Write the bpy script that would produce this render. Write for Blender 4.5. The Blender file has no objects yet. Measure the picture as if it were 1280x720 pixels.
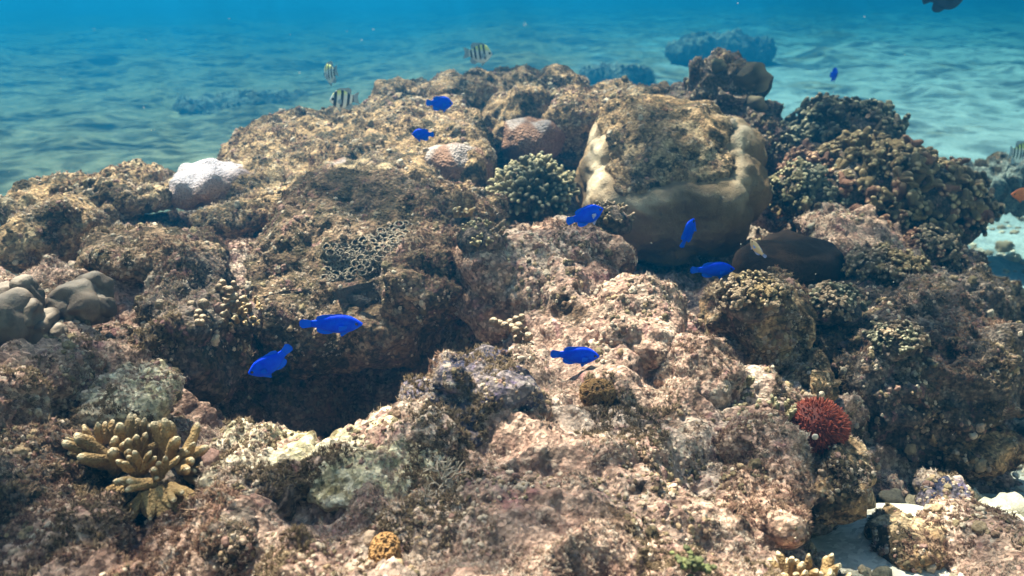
import bpy, bmesh, math, random
import numpy as np
from mathutils import Vector, Matrix, Euler

random.seed(7)
RNG = np.random.default_rng(11)
S = bpy.context.scene
COL = S.collection
R_ = math.radians

# ------------------------------------------------------------------ camera
CAM = Vector((0.0, 0.0, 1.0))
TILT = R_(20.0)
FPX = 1050.0
cd = bpy.data.cameras.new('camera')
cam = bpy.data.objects.new('camera', cd)
COL.objects.link(cam)
cam.location = CAM
cam.rotation_euler = (R_(90) - TILT, 0, 0)
cd.sensor_width = 36.0
cd.lens = 36.0 * FPX / 1280.0
cd.clip_start = 0.02
cd.clip_end = 300.0
cd.dof.use_dof = True
cd.dof.focus_distance = 1.1
cd.dof.aperture_fstop = 7.0
S.camera = cam

# ------------------------------------------------------------------ light
SUN_DIR = Vector((-0.30, 0.40, 0.87)).normalized()      # towards the sun
SUN_EL = math.asin(SUN_DIR.z)
SUN_AZ = math.atan2(SUN_DIR.x, SUN_DIR.y)
W = bpy.data.worlds.new('World')
S.world = W
W.use_nodes = True
wn = W.node_tree
sky = wn.nodes.new('ShaderNodeTexSky')
sky.sky_type = 'NISHITA'
sky.sun_disc = False
sky.sun_elevation = SUN_EL
sky.sun_rotation = SUN_AZ
bg = wn.nodes['Background']
wn.links.new(sky.outputs[0], bg.inputs[0])
bg.inputs[1].default_value = 0.05
sl = bpy.data.lights.new('sun', 'SUN')
sl.energy = 5.0
sl.angle = R_(0.5)
sl.color = (1.0, 0.83, 0.66)
so = bpy.data.objects.new('sun', sl)
COL.objects.link(so)
so.rotation_euler = SUN_DIR.to_track_quat('Z', 'Y').to_euler()
so.location = SUN_DIR * 20

S.view_settings.view_transform = 'Standard'
S.view_settings.look = 'None'
S.view_settings.gamma = 1.0
S.view_settings.use_curve_mapping = False
S.view_settings.exposure = 2.25
S.render.engine = 'CYCLES'
S.cycles.use_denoising = True
S.cycles.max_bounces = 6
S.cycles.diffuse_bounces = 1
S.cycles.glossy_bounces = 2
S.cycles.transparent_max_bounces = 6
S.cycles.volume_bounces = 0
S.cycles.use_fast_gi = False
S.cycles.sample_clamp_indirect = 4.0

# ------------------------------------------------------------------ helpers
CT, ST = math.cos(TILT), math.sin(TILT)

def at(px, py, d):
    """world point seen at photo pixel (px, py) at distance d along the view axis"""
    x = (px - 640) / FPX
    y = (360 - py) / FPX
    return Vector((d * x, d * (CT + y * ST), CAM.z + d * (-ST + y * CT)))

def tag(o, label=None, cat=None, group=None, kind=None):
    if label: o['label'] = label
    if cat: o['category'] = cat
    if group: o['group'] = group
    if kind: o['kind'] = kind
    return o

def link(name, data, parent=None, loc=None, rot=None, scale=None):
    o = bpy.data.objects.new(name, data)
    COL.objects.link(o)
    if parent is not None: o.parent = parent
    if loc is not None: o.location = loc
    if rot is not None: o.rotation_euler = rot
    if scale is not None: o.scale = (scale,) * 3 if isinstance(scale, (int, float)) else scale
    return o

def mesh_np(name, V, F, mat=None, attrs=None, smooth=True):
    V = np.ascontiguousarray(V, dtype=np.float32)
    F = np.ascontiguousarray(F, dtype=np.int32)
    n, k = F.shape
    me = bpy.data.meshes.new(name)
    me.vertices.add(len(V))
    me.vertices.foreach_set('co', V.ravel())
    me.loops.add(n * k)
    me.loops.foreach_set('vertex_index', F.ravel())
    me.polygons.add(n)
    me.polygons.foreach_set('loop_start', np.arange(0, n * k, k, dtype=np.int32))
    if smooth:
        me.polygons.foreach_set('use_smooth', np.ones(n, dtype=bool))
    me.update(calc_edges=True)
    for an, av in (attrs or {}).items():
        a = me.attributes.new(an, 'FLOAT', 'POINT')
        a.data.foreach_set('value', np.ascontiguousarray(av, dtype=np.float32))
    if mat: me.materials.append(mat)
    return me

def _hash(x, y, z, s):
    h = (x.astype(np.uint32) * np.uint32(374761393)) ^ (y.astype(np.uint32) * np.uint32(668265263)) \
        ^ (z.astype(np.uint32) * np.uint32(2246822519)) ^ np.uint32((s * 3266489917) & 0xffffffff)
    h = (h ^ (h >> np.uint32(15))) * np.uint32(2246822519)
    h = (h ^ (h >> np.uint32(13))) * np.uint32(3266489917)
    return h ^ (h >> np.uint32(16))

def perlin(P, seed=0):
    P = P.astype(np.float32)
    I = np.floor(P)
    f = P - I
    I = I.astype(np.int64)
    u = f * f * f * (f * (f * 6 - 15) + 10)
    out = 0
    for dx in (0, 1):
        wx = u[:, 0] if dx else 1 - u[:, 0]
        for dy in (0, 1):
            wy = u[:, 1] if dy else 1 - u[:, 1]
            for dz in (0, 1):
                wz = u[:, 2] if dz else 1 - u[:, 2]
                h = _hash(I[:, 0] + dx, I[:, 1] + dy, I[:, 2] + dz, seed)
                gx = (h & np.uint32(255)).astype(np.float32) / 127.5 - 1
                gy = ((h >> np.uint32(8)) & np.uint32(255)).astype(np.float32) / 127.5 - 1
                gz = ((h >> np.uint32(16)) & np.uint32(255)).astype(np.float32) / 127.5 - 1
                out = out + wx * wy * wz * (gx * (f[:, 0] - dx) + gy * (f[:, 1] - dy) + gz * (f[:, 2] - dz))
    return out * 1.3

def fbm(P, freq, octv=3, gain=0.5, seed=0):
    o, a, t = 0, 1.0, 0.0
    for i in range(octv):
        o = o + a * perlin(P * freq + 17.3 * (i + seed), seed + i)
        t += a
        a *= gain
        freq *= 2.03
    return o / t

def worley(P, freq, seed=0, two=False):
    P = (P * freq).astype(np.float32)
    I = np.floor(P).astype(np.int64)
    f = P - I
    F1 = np.full(len(P), 9, np.float32)
    F2 = np.full(len(P), 9, np.float32)
    for dx in (-1, 0, 1):
        for dy in (-1, 0, 1):
            for dz in (-1, 0, 1):
                h = _hash(I[:, 0] + dx, I[:, 1] + dy, I[:, 2] + dz, seed)
                ox = (h & np.uint32(1023)).astype(np.float32) / 1023 + dx - f[:, 0]
                oy = ((h >> np.uint32(10)) & np.uint32(1023)).astype(np.float32) / 1023 + dy - f[:, 1]
                oz = ((h >> np.uint32(20)) & np.uint32(1023)).astype(np.float32) / 1023 + dz - f[:, 2]
                d = ox * ox + oy * oy + oz * oz
                if two:
                    F2 = np.minimum(F2, np.maximum(F1, d))
                F1 = np.minimum(F1, d)
    if two: return np.sqrt(F1), np.sqrt(F2)
    return np.sqrt(F1)

def sstep(a, b, x):
    t = np.clip((x - a) / (b - a), 0, 1)
    return t * t * (3 - 2 * t)

_ico = {}
def ico(level):
    if level not in _ico:
        bm = bmesh.new()
        bmesh.ops.create_icosphere(bm, subdivisions=level, radius=1.0)
        V = np.array([v.co[:] for v in bm.verts], dtype=np.float64)
        F = np.array([[v.index for v in f.verts] for f in bm.faces], dtype=np.int32)
        bm.free()
        _ico[level] = (V, F)
    return _ico[level]

SURF = []      # (V world, F tris) of rough surfaces for the small growths

# ------------------------------------------------------------------ materials
class NT:
    def __init__(s, name):
        s.m = bpy.data.materials.new(name)
        s.m.use_nodes = True
        s.t = s.m.node_tree
        s.t.nodes.clear()
        s.out = s.t.nodes.new('ShaderNodeOutputMaterial')
    def n(s, typ, **kw):
        nd = s.t.nodes.new(typ)
        for k, v in kw.items(): setattr(nd, k, v)
        return nd
    def l(s, a, b): s.t.links.new(a, b)
    def val(s, sock, v):
        if hasattr(v, 'links'): s.l(v, sock)
        else: sock.default_value = v
    def pos(s): return s.n('ShaderNodeNewGeometry').outputs['Position']
    def obj(s): return s.n('ShaderNodeTexCoord').outputs['Object']
    def noise(s, vec, scale, detail=4, rough=0.6, dist=0.0):
        nd = s.n('ShaderNodeTexNoise')
        s.l(vec, nd.inputs['Vector'])
        nd.inputs['Scale'].default_value = scale
        nd.inputs['Detail'].default_value = detail
        nd.inputs['Roughness'].default_value = rough
        nd.inputs['Distortion'].default_value = dist
        return nd.outputs[0]
    def vor(s, vec, scale, feature='F1', out='Distance', rnd=1.0):
        nd = s.n('ShaderNodeTexVoronoi', feature=feature)
        s.l(vec, nd.inputs['Vector'])
        nd.inputs['Scale'].default_value = scale
        nd.inputs['Randomness'].default_value = rnd
        return nd.outputs[out]
    def ramp(s, fac, stops, interp='LINEAR'):
        nd = s.n('ShaderNodeValToRGB')
        nd.color_ramp.interpolation = interp
        e = nd.color_ramp.elements
        while len(e) < len(stops): e.new(0.5)
        for el, (p, c) in zip(e, stops):
            el.position = p
            el.color = (c[0], c[1], c[2], 1) if not isinstance(c, (int, float)) else (c, c, c, 1)
        s.l(fac, nd.inputs[0])
        return nd.outputs[0]
    def mr(s, v, a, b, c=0.0, d=1.0, smooth=True):
        nd = s.n('ShaderNodeMapRange', interpolation_type='SMOOTHSTEP' if smooth else 'LINEAR')
        s.l(v, nd.inputs[0])
        for i, x in zip((1, 2, 3, 4), (a, b, c, d)): nd.inputs[i].default_value = x
        return nd.outputs[0]
    def math(s, op, a, b=0.0):
        nd = s.n('ShaderNodeMath', operation=op)
        s.val(nd.inputs[0], a); s.val(nd.inputs[1], b)
        return nd.outputs[0]
    def mix(s, fac, a, b, mode='MIX'):
        nd = s.n('ShaderNodeMix', data_type='RGBA', blend_type=mode)
        s.val(nd.inputs[0], fac)
        for sock, v in ((nd.inputs[6], a), (nd.inputs[7], b)):
            if hasattr(v, 'links'): s.l(v, sock)
            else: sock.default_value = (v[0], v[1], v[2], 1)
        return nd.outputs[2]
    def attr(s, name):
        return s.n('ShaderNodeAttribute', attribute_name=name).outputs['Fac']
    def bump(s, h, strength, dist, prev=None):
        nd = s.n('ShaderNodeBump')
        s.l(h, nd.inputs['Height'])
        nd.inputs['Strength'].default_value = strength
        nd.inputs['Distance'].default_value = dist
        if prev: s.l(prev, nd.inputs['Normal'])
        return nd.outputs[0]
    def bsdf(s, col, rough=0.85, spec=0.2, normal=None, **kw):
        nd = s.n('ShaderNodeBsdfPrincipled')
        if hasattr(col, 'links'): s.l(col, nd.inputs['Base Color'])
        else: nd.inputs['Base Color'].default_value = (*col, 1)
        s.val(nd.inputs['Roughness'], rough)
        nd.inputs['Specular IOR Level'].default_value = spec
        if normal: s.l(normal, nd.inputs['Normal'])
        for k, v in kw.items(): s.val(nd.inputs[k], v)
        s.l(nd.outputs[0], s.out.inputs[0])
        return s.m

def mat_rock(name, pal, algae=(0.085, 0.062, 0.036), cover=0.5, white=0.5, pink=(0.30, 0.13, 0.14), pinkc=0.5, big=5.0, bump=1.0):
    """encrusted limestone: patches of palette colours, turf algae, pale grains, coralline pink"""
    t = NT(name)
    p = t.pos()
    n1 = t.noise(p, big, 7, 0.68)
    k = len(pal)
    col = t.ramp(n1, [(0.40 + 0.20 * i / max(1, k - 1), c) for i, c in enumerate(pal)])
    nal = t.noise(p, big * 2.3, 8, 0.72, 0.4)
    col = t.mix(t.mr(nal, 0.62 - 0.25 * cover, 0.70 - 0.25 * cover), col, algae)
    npk = t.noise(p, big * 3.7, 5, 0.7)
    col = t.mix(t.math('MULTIPLY', t.mr(npk, 0.55, 0.68), pinkc), col, pink)
    g1 = t.vor(p, 210.0, out='Color')
    gv = t.n('ShaderNodeSeparateColor'); t.l(g1, gv.inputs[0])
    col = t.mix(1.0, col, t.ramp(gv.outputs[0], [(0.0, 0.45), (0.7, 1.0), (1.0, 1.5)]), 'MULTIPLY')
    nw = t.noise(p, 70.0, 3, 0.7)
    nw2 = t.noise(p, 9.0, 3, 0.6)
    wf = t.math('MULTIPLY', t.mr(nw, 0.56, 0.66), t.mr(nw2, 0.42, 0.6))
    col = t.mix(t.math('MULTIPLY', wf, white), col, (0.62, 0.54, 0.45))
    col = t.mix(t.mr(t.noise(p, 130.0, 4, 0.7), 0.58, 0.68, 0.0, 0.6), col, (0.07, 0.05, 0.04))
    h1 = t.noise(p, 60.0, 6, 0.75)
    h2 = t.vor(p, 190.0)
    b = t.bump(h1, 0.55 * bump, 0.02)
    b = t.bump(h2, 0.5 * bump, 0.006, b)
    return t.bsdf(col, 0.9, 0.15, b)

M = {}
M['reef'] = mat_rock('reef_crust', [(0.26, 0.155, 0.12), (0.50, 0.345, 0.275), (0.34, 0.205, 0.16), (0.62, 0.465, 0.38)], algae=(0.10, 0.062, 0.04), cover=0.36, white=0.55, pinkc=0.7)
M['rock_tan'] = mat_rock('tan_rock', [(0.22, 0.135, 0.07), (0.46, 0.30, 0.17), (0.29, 0.18, 0.10), (0.54, 0.385, 0.24)], cover=0.55, white=0.4, pinkc=0.25, big=7)
M['rock_brown'] = mat_rock('brown_turf_rock', [(0.11, 0.07, 0.045), (0.25, 0.165, 0.105), (0.16, 0.10, 0.065), (0.34, 0.235, 0.16)], cover=0.6, white=0.3, big=8)
M['rock_pink'] = mat_rock('pink_turf_rock', [(0.30, 0.18, 0.135), (0.50, 0.34, 0.26), (0.38, 0.23, 0.18), (0.60, 0.45, 0.36)], algae=(0.14, 0.08, 0.06), cover=0.35, white=0.5, pinkc=0.6, big=7)
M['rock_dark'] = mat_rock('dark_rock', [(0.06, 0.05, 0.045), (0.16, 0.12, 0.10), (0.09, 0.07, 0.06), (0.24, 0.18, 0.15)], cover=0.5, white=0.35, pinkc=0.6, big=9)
M['rock_pale'] = mat_rock('pale_rock', [(0.50, 0.41, 0.31), (0.70, 0.61, 0.46), (0.58, 0.49, 0.30), (0.76, 0.68, 0.55)], algae=(0.28, 0.22, 0.11), cover=0.25, white=0.5, pinkc=0.3, big=6)
M['rock_blue'] = mat_rock('purple_crust_rock', [(0.10, 0.085, 0.12), (0.25, 0.20, 0.19), (0.13, 0.11, 0.15), (0.36, 0.27, 0.22)], algae=(0.05, 0.05, 0.09), cover=0.5, white=0.6, pink=(0.16, 0.11, 0.24), pinkc=0.7, big=9)
M['rock_far'] = mat_rock('far_rock', [(0.10, 0.13, 0.13), (0.20, 0.22, 0.20), (0.14, 0.16, 0.16), (0.26, 0.28, 0.25)], cover=0.5, white=0.2, pinkc=0.1, big=4)  # palette lightened toward the seabed, painting in the fade through haze

def mat_massive():
    t = NT('massive_coral_skin')
    p = t.pos()
    col = t.ramp(t.noise(p, 7, 5, 0.6), [(0.3, (0.12, 0.066, 0.032)), (0.5, (0.21, 0.125, 0.062)), (0.7, (0.31, 0.195, 0.105))])
    col = t.mix(t.mr(t.noise(p, 55, 5, 0.7), 0.52, 0.70, 0.0, 0.55), col, (0.075, 0.045, 0.025))
    pale = t.math('MULTIPLY', t.attr('pale'), t.mr(t.noise(p, 18, 4, 0.6), 0.3, 0.6, 0.4, 1.0))
    col = t.mix(pale, col, (0.62, 0.49, 0.36))
    b = t.bump(t.vor(p, 330.0), 0.5, 0.005)
    b = t.bump(t.noise(p, 40, 6, 0.65), 0.45, 0.010, b)
    return t.bsdf(col, 0.75, 0.25, b)
M['massive'] = mat_massive()

def mat_pitted(name, ridge, pit, pale, scale=260.0):
    t = NT(name)
    p = t.pos()
    col = t.mix(t.attr('pit'), t.ramp(t.noise(p, 14, 4, 0.6), [(0.3, [c * 0.7 for c in ridge]), (0.7, [min(1, c * 1.2) for c in ridge])]), pit)
    col = t.mix(t.attr('pale'), col, pale)
    v = t.vor(p, scale)
    col = t.mix(t.mr(v, 0.15, 0.5), t.mix(1.0, col, (0.6, 0.55, 0.5), 'MULTIPLY'), col)
    b = t.bump(v, 0.7, 0.006)
    return t.bsdf(col, 0.8, 0.2, b)
M['bleached'] = mat_pitted('bleached_honeycomb', (0.44, 0.26, 0.20), (0.33, 0.18, 0.13), (0.62, 0.57, 0.66), 260.0)
M['honey'] = mat_pitted('orange_honeycomb', (0.38, 0.21, 0.085), (0.060, 0.030, 0.014), (0.5, 0.3, 0.12), 500.0)
M['greyhoney'] = mat_pitted('grey_honeycomb', (0.22, 0.17, 0.12), (0.03, 0.028, 0.025), (0.50, 0.48, 0.46), 400.0)
M['pinkhoney'] = mat_pitted('pink_honeycomb', (0.30, 0.16, 0.11), (0.20, 0.10, 0.07), (0.60, 0.56, 0.58), 190.0)

def mat_branch(name, base, tip, dark=None, bs=0.5):
    t = NT(name)
    p = t.pos()
    c0 = t.ramp(t.noise(p, 22, 4, 0.6), [(0.3, dark or [c * 0.6 for c in base]), (0.65, base)])
    c0 = t.mix(t.mr(t.noise(p, 48, 5, 0.7), 0.5, 0.68, 0.0, 0.5), c0, [c * 0.35 for c in base])
    rnd = t.n('ShaderNodeObjectInfo').outputs['Random']
    c0 = t.mix(1.0, c0, t.ramp(rnd, [(0, 0.7), (1, 1.25)]), 'MULTIPLY')
    col = t.mix(t.mr(t.attr('tip'), 0.72, 1.0), c0, tip)
    b = t.bump(t.vor(p, 380.0), bs, 0.004)
    b = t.bump(t.noise(p, 70, 5, 0.65), 0.35, 0.006, b)
    return t.bsdf(col, 0.78, 0.2, b)
M['finger'] = mat_branch('yellow_finger_coral', (0.40, 0.265, 0.125), (0.66, 0.53, 0.36), (0.22, 0.135, 0.06))
M['finger_olive'] = mat_branch('olive_finger_coral', (0.24, 0.19, 0.10), (0.56, 0.48, 0.30), (0.12, 0.10, 0.055))
M['finger_grey'] = mat_branch('grey_green_coral', (0.15, 0.135, 0.085), (0.34, 0.31, 0.22), (0.07, 0.065, 0.045))
M['finger_tan'] = mat_branch('tan_branch_coral', (0.22, 0.15, 0.075), (0.46, 0.35, 0.21), (0.10, 0.07, 0.04))
M['finger_red'] = mat_branch('rusty_branch_coral', (0.25, 0.12, 0.075), (0.55, 0.34, 0.22), (0.10, 0.05, 0.04))
M['finger_dark'] = mat_branch('dark_branch_coral', (0.13, 0.10, 0.065), (0.30, 0.24, 0.16), (0.06, 0.05, 0.04))
M['knob'] = mat_branch('beige_knob_coral', (0.26, 0.185, 0.12), (0.43, 0.33, 0.24), (0.16, 0.11, 0.075))
M['lobe_grey'] = mat_branch('grey_lobe_coral', (0.19, 0.145, 0.115), (0.29, 0.235, 0.20), (0.12, 0.09, 0.075), 0.15)
M['brown_smooth'] = mat_branch('brown_smooth_coral', (0.045, 0.024, 0.014), (0.13, 0.068, 0.04), (0.028, 0.015, 0.010), 0.3)
M['plate'] = mat_branch('dark_plate_coral', (0.12, 0.105, 0.10), (0.24, 0.22, 0.20), (0.07, 0.06, 0.06))

def mat_simple(name, col, rough=0.7, spec=0.3, var=0.3, sc=60, bump=0.3, rnd=0.0):
    t = NT(name)
    p = t.pos()
    c = t.ramp(t.noise(p, sc, 4, 0.6), [(0.3, [x * (1 - var) for x in col]), (0.7, [min(1, x * (1 + var)) for x in col])])
    if rnd:
        r = t.n('ShaderNodeObjectInfo').outputs['Random']
        c = t.mix(1.0, c, t.ramp(r, [(0, 1 - rnd), (1, 1 + rnd)]), 'MULTIPLY')
    b = t.bump(t.noise(p, sc * 4, 3, 0.6), bump, 0.004)
    return t.bsdf(c, rough, spec, b)

def mat_grain(name, pal):
    """each instance picks one of the palette colours"""
    t = NT(name)
    r = t.n('ShaderNodeObjectInfo').outputs['Random']
    col = t.ramp(r, [(i / len(pal), c) for i, c in enumerate(pal)], 'CONSTANT')
    p = t.pos()
    col = t.mix(1.0, col, t.ramp(t.noise(p, 300, 3, 0.6), [(0.3, 0.65), (0.7, 1.2)]), 'MULTIPLY')
    b = t.bump(t.noise(p, 500, 3, 0.6), 0.5, 0.003)
    return t.bsdf(col, 0.9, 0.1, b)
M['grain'] = mat_grain('crust_grain', [(0.44, 0.32, 0.24), (0.20, 0.13, 0.09), (0.56, 0.45, 0.35), (0.30, 0.18, 0.15), (0.13, 0.10, 0.06), (0.38, 0.27, 0.17), (0.50, 0.40, 0.32), (0.26, 0.20, 0.12)])
M['tuft_pink'] = mat_grain('pink_brown_turf', [(0.30, 0.18, 0.13), (0.22, 0.12, 0.09), (0.40, 0.27, 0.19), (0.16, 0.10, 0.07)])
M['tuft_olive'] = mat_grain('olive_turf', [(0.17, 0.12, 0.07), (0.11, 0.075, 0.042), (0.24, 0.17, 0.11), (0.29, 0.215, 0.145)])
M['tuft_pale'] = mat_grain('pale_turf', [(0.54, 0.41, 0.33), (0.44, 0.30, 0.24), (0.62, 0.51, 0.43), (0.38, 0.27, 0.2)])
M['rubble'] = mat_grain('rubble_bits', [(0.42, 0.38, 0.30), (0.22, 0.19, 0.14), (0.58, 0.54, 0.46), (0.13, 0.12, 0.09), (0.30, 0.25, 0.18)])

def mat_sand():
    t = NT('coral_sand')
    p = t.pos()
    sep = t.n('ShaderNodeSeparateXYZ'); t.l(p, sep.inputs[0])
    base = t.ramp(t.noise(p, 3.0, 6, 0.65), [(0.3, (0.12, 0.17, 0.185)), (0.7, (0.24, 0.31, 0.33))])
    # a pocket of clean white sand among the rocks close by; open bottom darker, with the water's blue cast painted in
    base = t.mix(t.mr(sep.outputs[1], 1.15, 1.5), (0.60, 0.55, 0.47), base)
    # rubble and algae patches, thicker on the left and far away
    cov = t.mr(sep.outputs[0], -2.5, 2.2, 0.26, -0.03, False)
    farc = t.mr(t.math('SUBTRACT', sep.outputs[1], t.math('MULTIPLY', sep.outputs[0], 1.6)), 3.0, 12.0, 0.0, 0.16, False)
    clean = t.mr(sep.outputs[1], 0.95, 1.5, -0.3, 0.03)
    nn = t.math('ADD', t.math('ADD', t.math('ADD', t.noise(p, 1.3, 8, 0.7, 0.3), cov), farc), clean)
    col = t.mix(t.mr(nn, 0.54, 0.68), base, t.ramp(t.noise(p, 8, 6, 0.7), [(0.35, (0.06, 0.07, 0.05)), (0.7, (0.22, 0.20, 0.14))]))
    g = t.vor(p, 160.0, out='Color')
    gs = t.n('ShaderNodeSeparateColor'); t.l(g, gs.inputs[0])
    col = t.mix(1.0, col, t.ramp(gs.outputs[0], [(0, 0.7), (1, 1.2)]), 'MULTIPLY')
    b = t.bump(t.noise(p, 25, 8, 0.75), 0.35, 0.03)
    return t.bsdf(col, 0.92, 0.1, b)
M['sand'] = mat_sand()

# ------------------------------------------------------------------ water: surface overhead and the water body
def build_water():
    t = NT('painted_caustics_surface')  # caustic light pattern painted into the transparency of the unseen surface overhead
    shift = t.n('ShaderNodeVectorMath', operation='ADD'); t.l(t.pos(), shift.inputs[0]); shift.inputs[1].default_value = (1.9, 0.9, 0.0)   # shift of the painted caustics, set for where their light falls
    p = shift.outputs[0]
    nz = t.n('ShaderNodeTexNoise'); t.l(p, nz.inputs['Vector'])
    nz.inputs['Scale'].default_value = 2.2; nz.inputs['Detail'].default_value = 3
    sub = t.n('ShaderNodeVectorMath', operation='SUBTRACT'); t.l(nz.outputs[1], sub.inputs[0]); sub.inputs[1].default_value = (0.5, 0.5, 0.5)
    sc = t.n('ShaderNodeVectorMath', operation='SCALE'); t.l(sub.outputs[0], sc.inputs[0]); sc.inputs['Scale'].default_value = 0.55
    add = t.n('ShaderNodeVectorMath', operation='ADD'); t.l(p, add.inputs[0]); t.l(sc.outputs[0], add.inputs[1])
    stretch = t.n('ShaderNodeVectorMath', operation='MULTIPLY'); t.l(add.outputs[0], stretch.inputs[0]); stretch.inputs[1].default_value = (0.75, 1.25, 0.0)
    e1 = t.vor(stretch.outputs[0], 3.4, 'DISTANCE_TO_EDGE')
    e2 = t.vor(stretch.outputs[0], 7.5, 'DISTANCE_TO_EDGE')
    l1 = t.mr(e1, -0.06, 0.24, 1.0, 0.0)
    l2 = t.mr(e2, -0.08, 0.24, 1.0, 0.0)
    lo = t.mr(t.noise(p, 1.25, 3, 0.5), 0.33, 0.58, 0.0, 1.0)
    f = t.math('ADD', t.math('MULTIPLY', l1, 0.75), t.math('MULTIPLY', l2, 0.35))
    f = t.math('ADD', t.math('MULTIPLY', f, 0.66), t.math('MULTIPLY', lo, 0.46))
    v = t.mr(f, 0.08, 0.80, 0.07, 1.0, False)
    v = t.math('POWER', v, 1.35)
    tr = t.n('ShaderNodeBsdfTransparent')
    cmb = t.n('ShaderNodeCombineColor')
    for i in range(3): t.l(v, cmb.inputs[i])
    t.l(cmb.outputs[0], tr.inputs[0])
    gl = t.n('ShaderNodeBsdfGlossy'); gl.inputs['Roughness'].default_value = 0.05; gl.inputs[0].default_value = (0.8, 0.9, 1, 1)
    mx = t.n('ShaderNodeMixShader')
    lw = t.n('ShaderNodeLayerWeight'); lw.inputs['Blend'].default_value = 0.5      # facing = 1 - cos(angle)
    t.l(t.mr(lw.outputs['Facing'], 0.28, 0.36, 0.03, 1.0), mx.inputs[0])            # beyond 48 degrees the surface mirrors the sea
    t.l(tr.outputs[0], mx.inputs[1]); t.l(gl.outputs[0], mx.inputs[2])
    t.l(mx.outputs[0], t.out.inputs[0])
    n = 120
    xs = np.linspace(-45, 45, n)
    X, Y = np.meshgrid(xs, xs)
    Z = 3.0 + 0.02 * np.sin(X * 3.1 + Y * 0.7) + 0.02 * np.sin(Y * 2.3 - X)
    V = np.stack([X.ravel(), Y.ravel(), Z.ravel()], 1)
    idx = np.arange(n * n).reshape(n, n)
    F = np.stack([idx[:-1, :-1], idx[:-1, 1:], idx[1:, 1:], idx[1:, :-1]], -1).reshape(-1, 4)
    tag(link('water_surface', mesh_np('water_surface', V, F, t.m)), kind='structure')

    h = NT('sea_water')
    pv = h.n('ShaderNodeVolumePrincipled')
    pv.inputs['Color'].default_value = (0.006, 0.175, 0.44, 1)
    pv.inputs['Absorption Color'].default_value = (0.04, 0.40, 0.77, 1)
    pv.inputs['Density'].default_value = 0.215
    pv.inputs['Anisotropy'].default_value = 0.65
    h.l(pv.outputs[0], h.out.inputs['Volume'])
    bm = bmesh.new()
    bmesh.ops.create_cube(bm, size=1.0)
    bmesh.ops.scale(bm, vec=(88, 88, 3.6), verts=bm.verts)
    bmesh.ops.translate(bm, vec=(0, 0, 1.4 - 1.8), verts=bm.verts)
    me = bpy.data.meshes.new('haze'); bm.to_mesh(me); bm.free()
    me.materials.append(h.m)
    tag(link('haze', me), kind='stuff')
build_water()

# ------------------------------------------------------------------ seabed
def seabed_z(x, y):
    z = 0.05 + 0.29 * np.exp(-(np.maximum(y - 0.75, 0) / 0.55) ** 2) * sstep(-0.6, 0.3, x)
    z = z + 0.04 * np.exp(-((x - 0.53) / 0.10) ** 2 - ((y - 0.95) / 0.12) ** 2)
    z = z - 0.22 * sstep(0.2, -3.0, x)
    return z

def grid_mesh(X, Y, Z):
    a, b = X.shape
    V = np.stack([X.ravel(), Y.ravel(), Z.ravel()], 1)
    idx = np.arange(a * b).reshape(a, b)
    F = np.stack([idx[:-1, :-1], idx[:-1, 1:], idx[1:, 1:], idx[1:, :-1]], -1).reshape(-1, 4)
    return V, F

def vnormals(V, F):
    if F.shape[1] == 4:
        T = np.concatenate([F[:, :3], F[:, [0, 2, 3]]])
    else: T = F
    fn = np.cross(V[T[:, 1]] - V[T[:, 0]], V[T[:, 2]] - V[T[:, 0]])
    N = np.zeros_like(V)
    for i in range(3):
        for k in range(3):
            N[:, k] += np.bincount(T[:, i], fn[:, k], len(V))
    return N / (np.linalg.norm(N, axis=1, keepdims=True) + 1e-12)

def build_seabed():
    n, m = 460, 420
    u = np.linspace(-1, 1, n)
    x = 1.2 + 1.9 * np.sinh(u * 3.75) / math.sinh(1.0) * 0.62 
    x = x / np.abs(x).max() * 42
    v = np.linspace(0, 1, m)
    y = -0.6 + 1.25 * (np.exp(v * 3.57) - 1)
    y = np.concatenate([[-42, -20, -8, -2], y[y > -1]])
    y = np.minimum(y, 42)
    X, Y = np.meshgrid(x, y)
    V, F = grid_mesh(X, Y, seabed_z(X, Y))
    P = V.copy(); P[:, 2] = 0
    near = sstep(1.3, 2.2, np.abs(V[:, 1]))
    near2 = 0.12 + 0.88 * near
    V[:, 2] += 0.11 * fbm(P, 0.9, 4, 0.55, 3) * near2 + 0.05 * near2 * np.maximum(0, perlin(P * 3.1, 5)) + 0.012 * near2 * fbm(P, 7.0, 3, 0.6, 9)
    V[:, 2] += 0.35 * np.maximum(0, fbm(P, 0.35, 3, 0.5, 21)) * sstep(3.5, 8, V[:, 1])
    tag(link('seabed', mesh_np('seabed', V, F, M['sand'])), kind='structure')
    return V, F
SBV, SBF = build_seabed()

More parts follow.
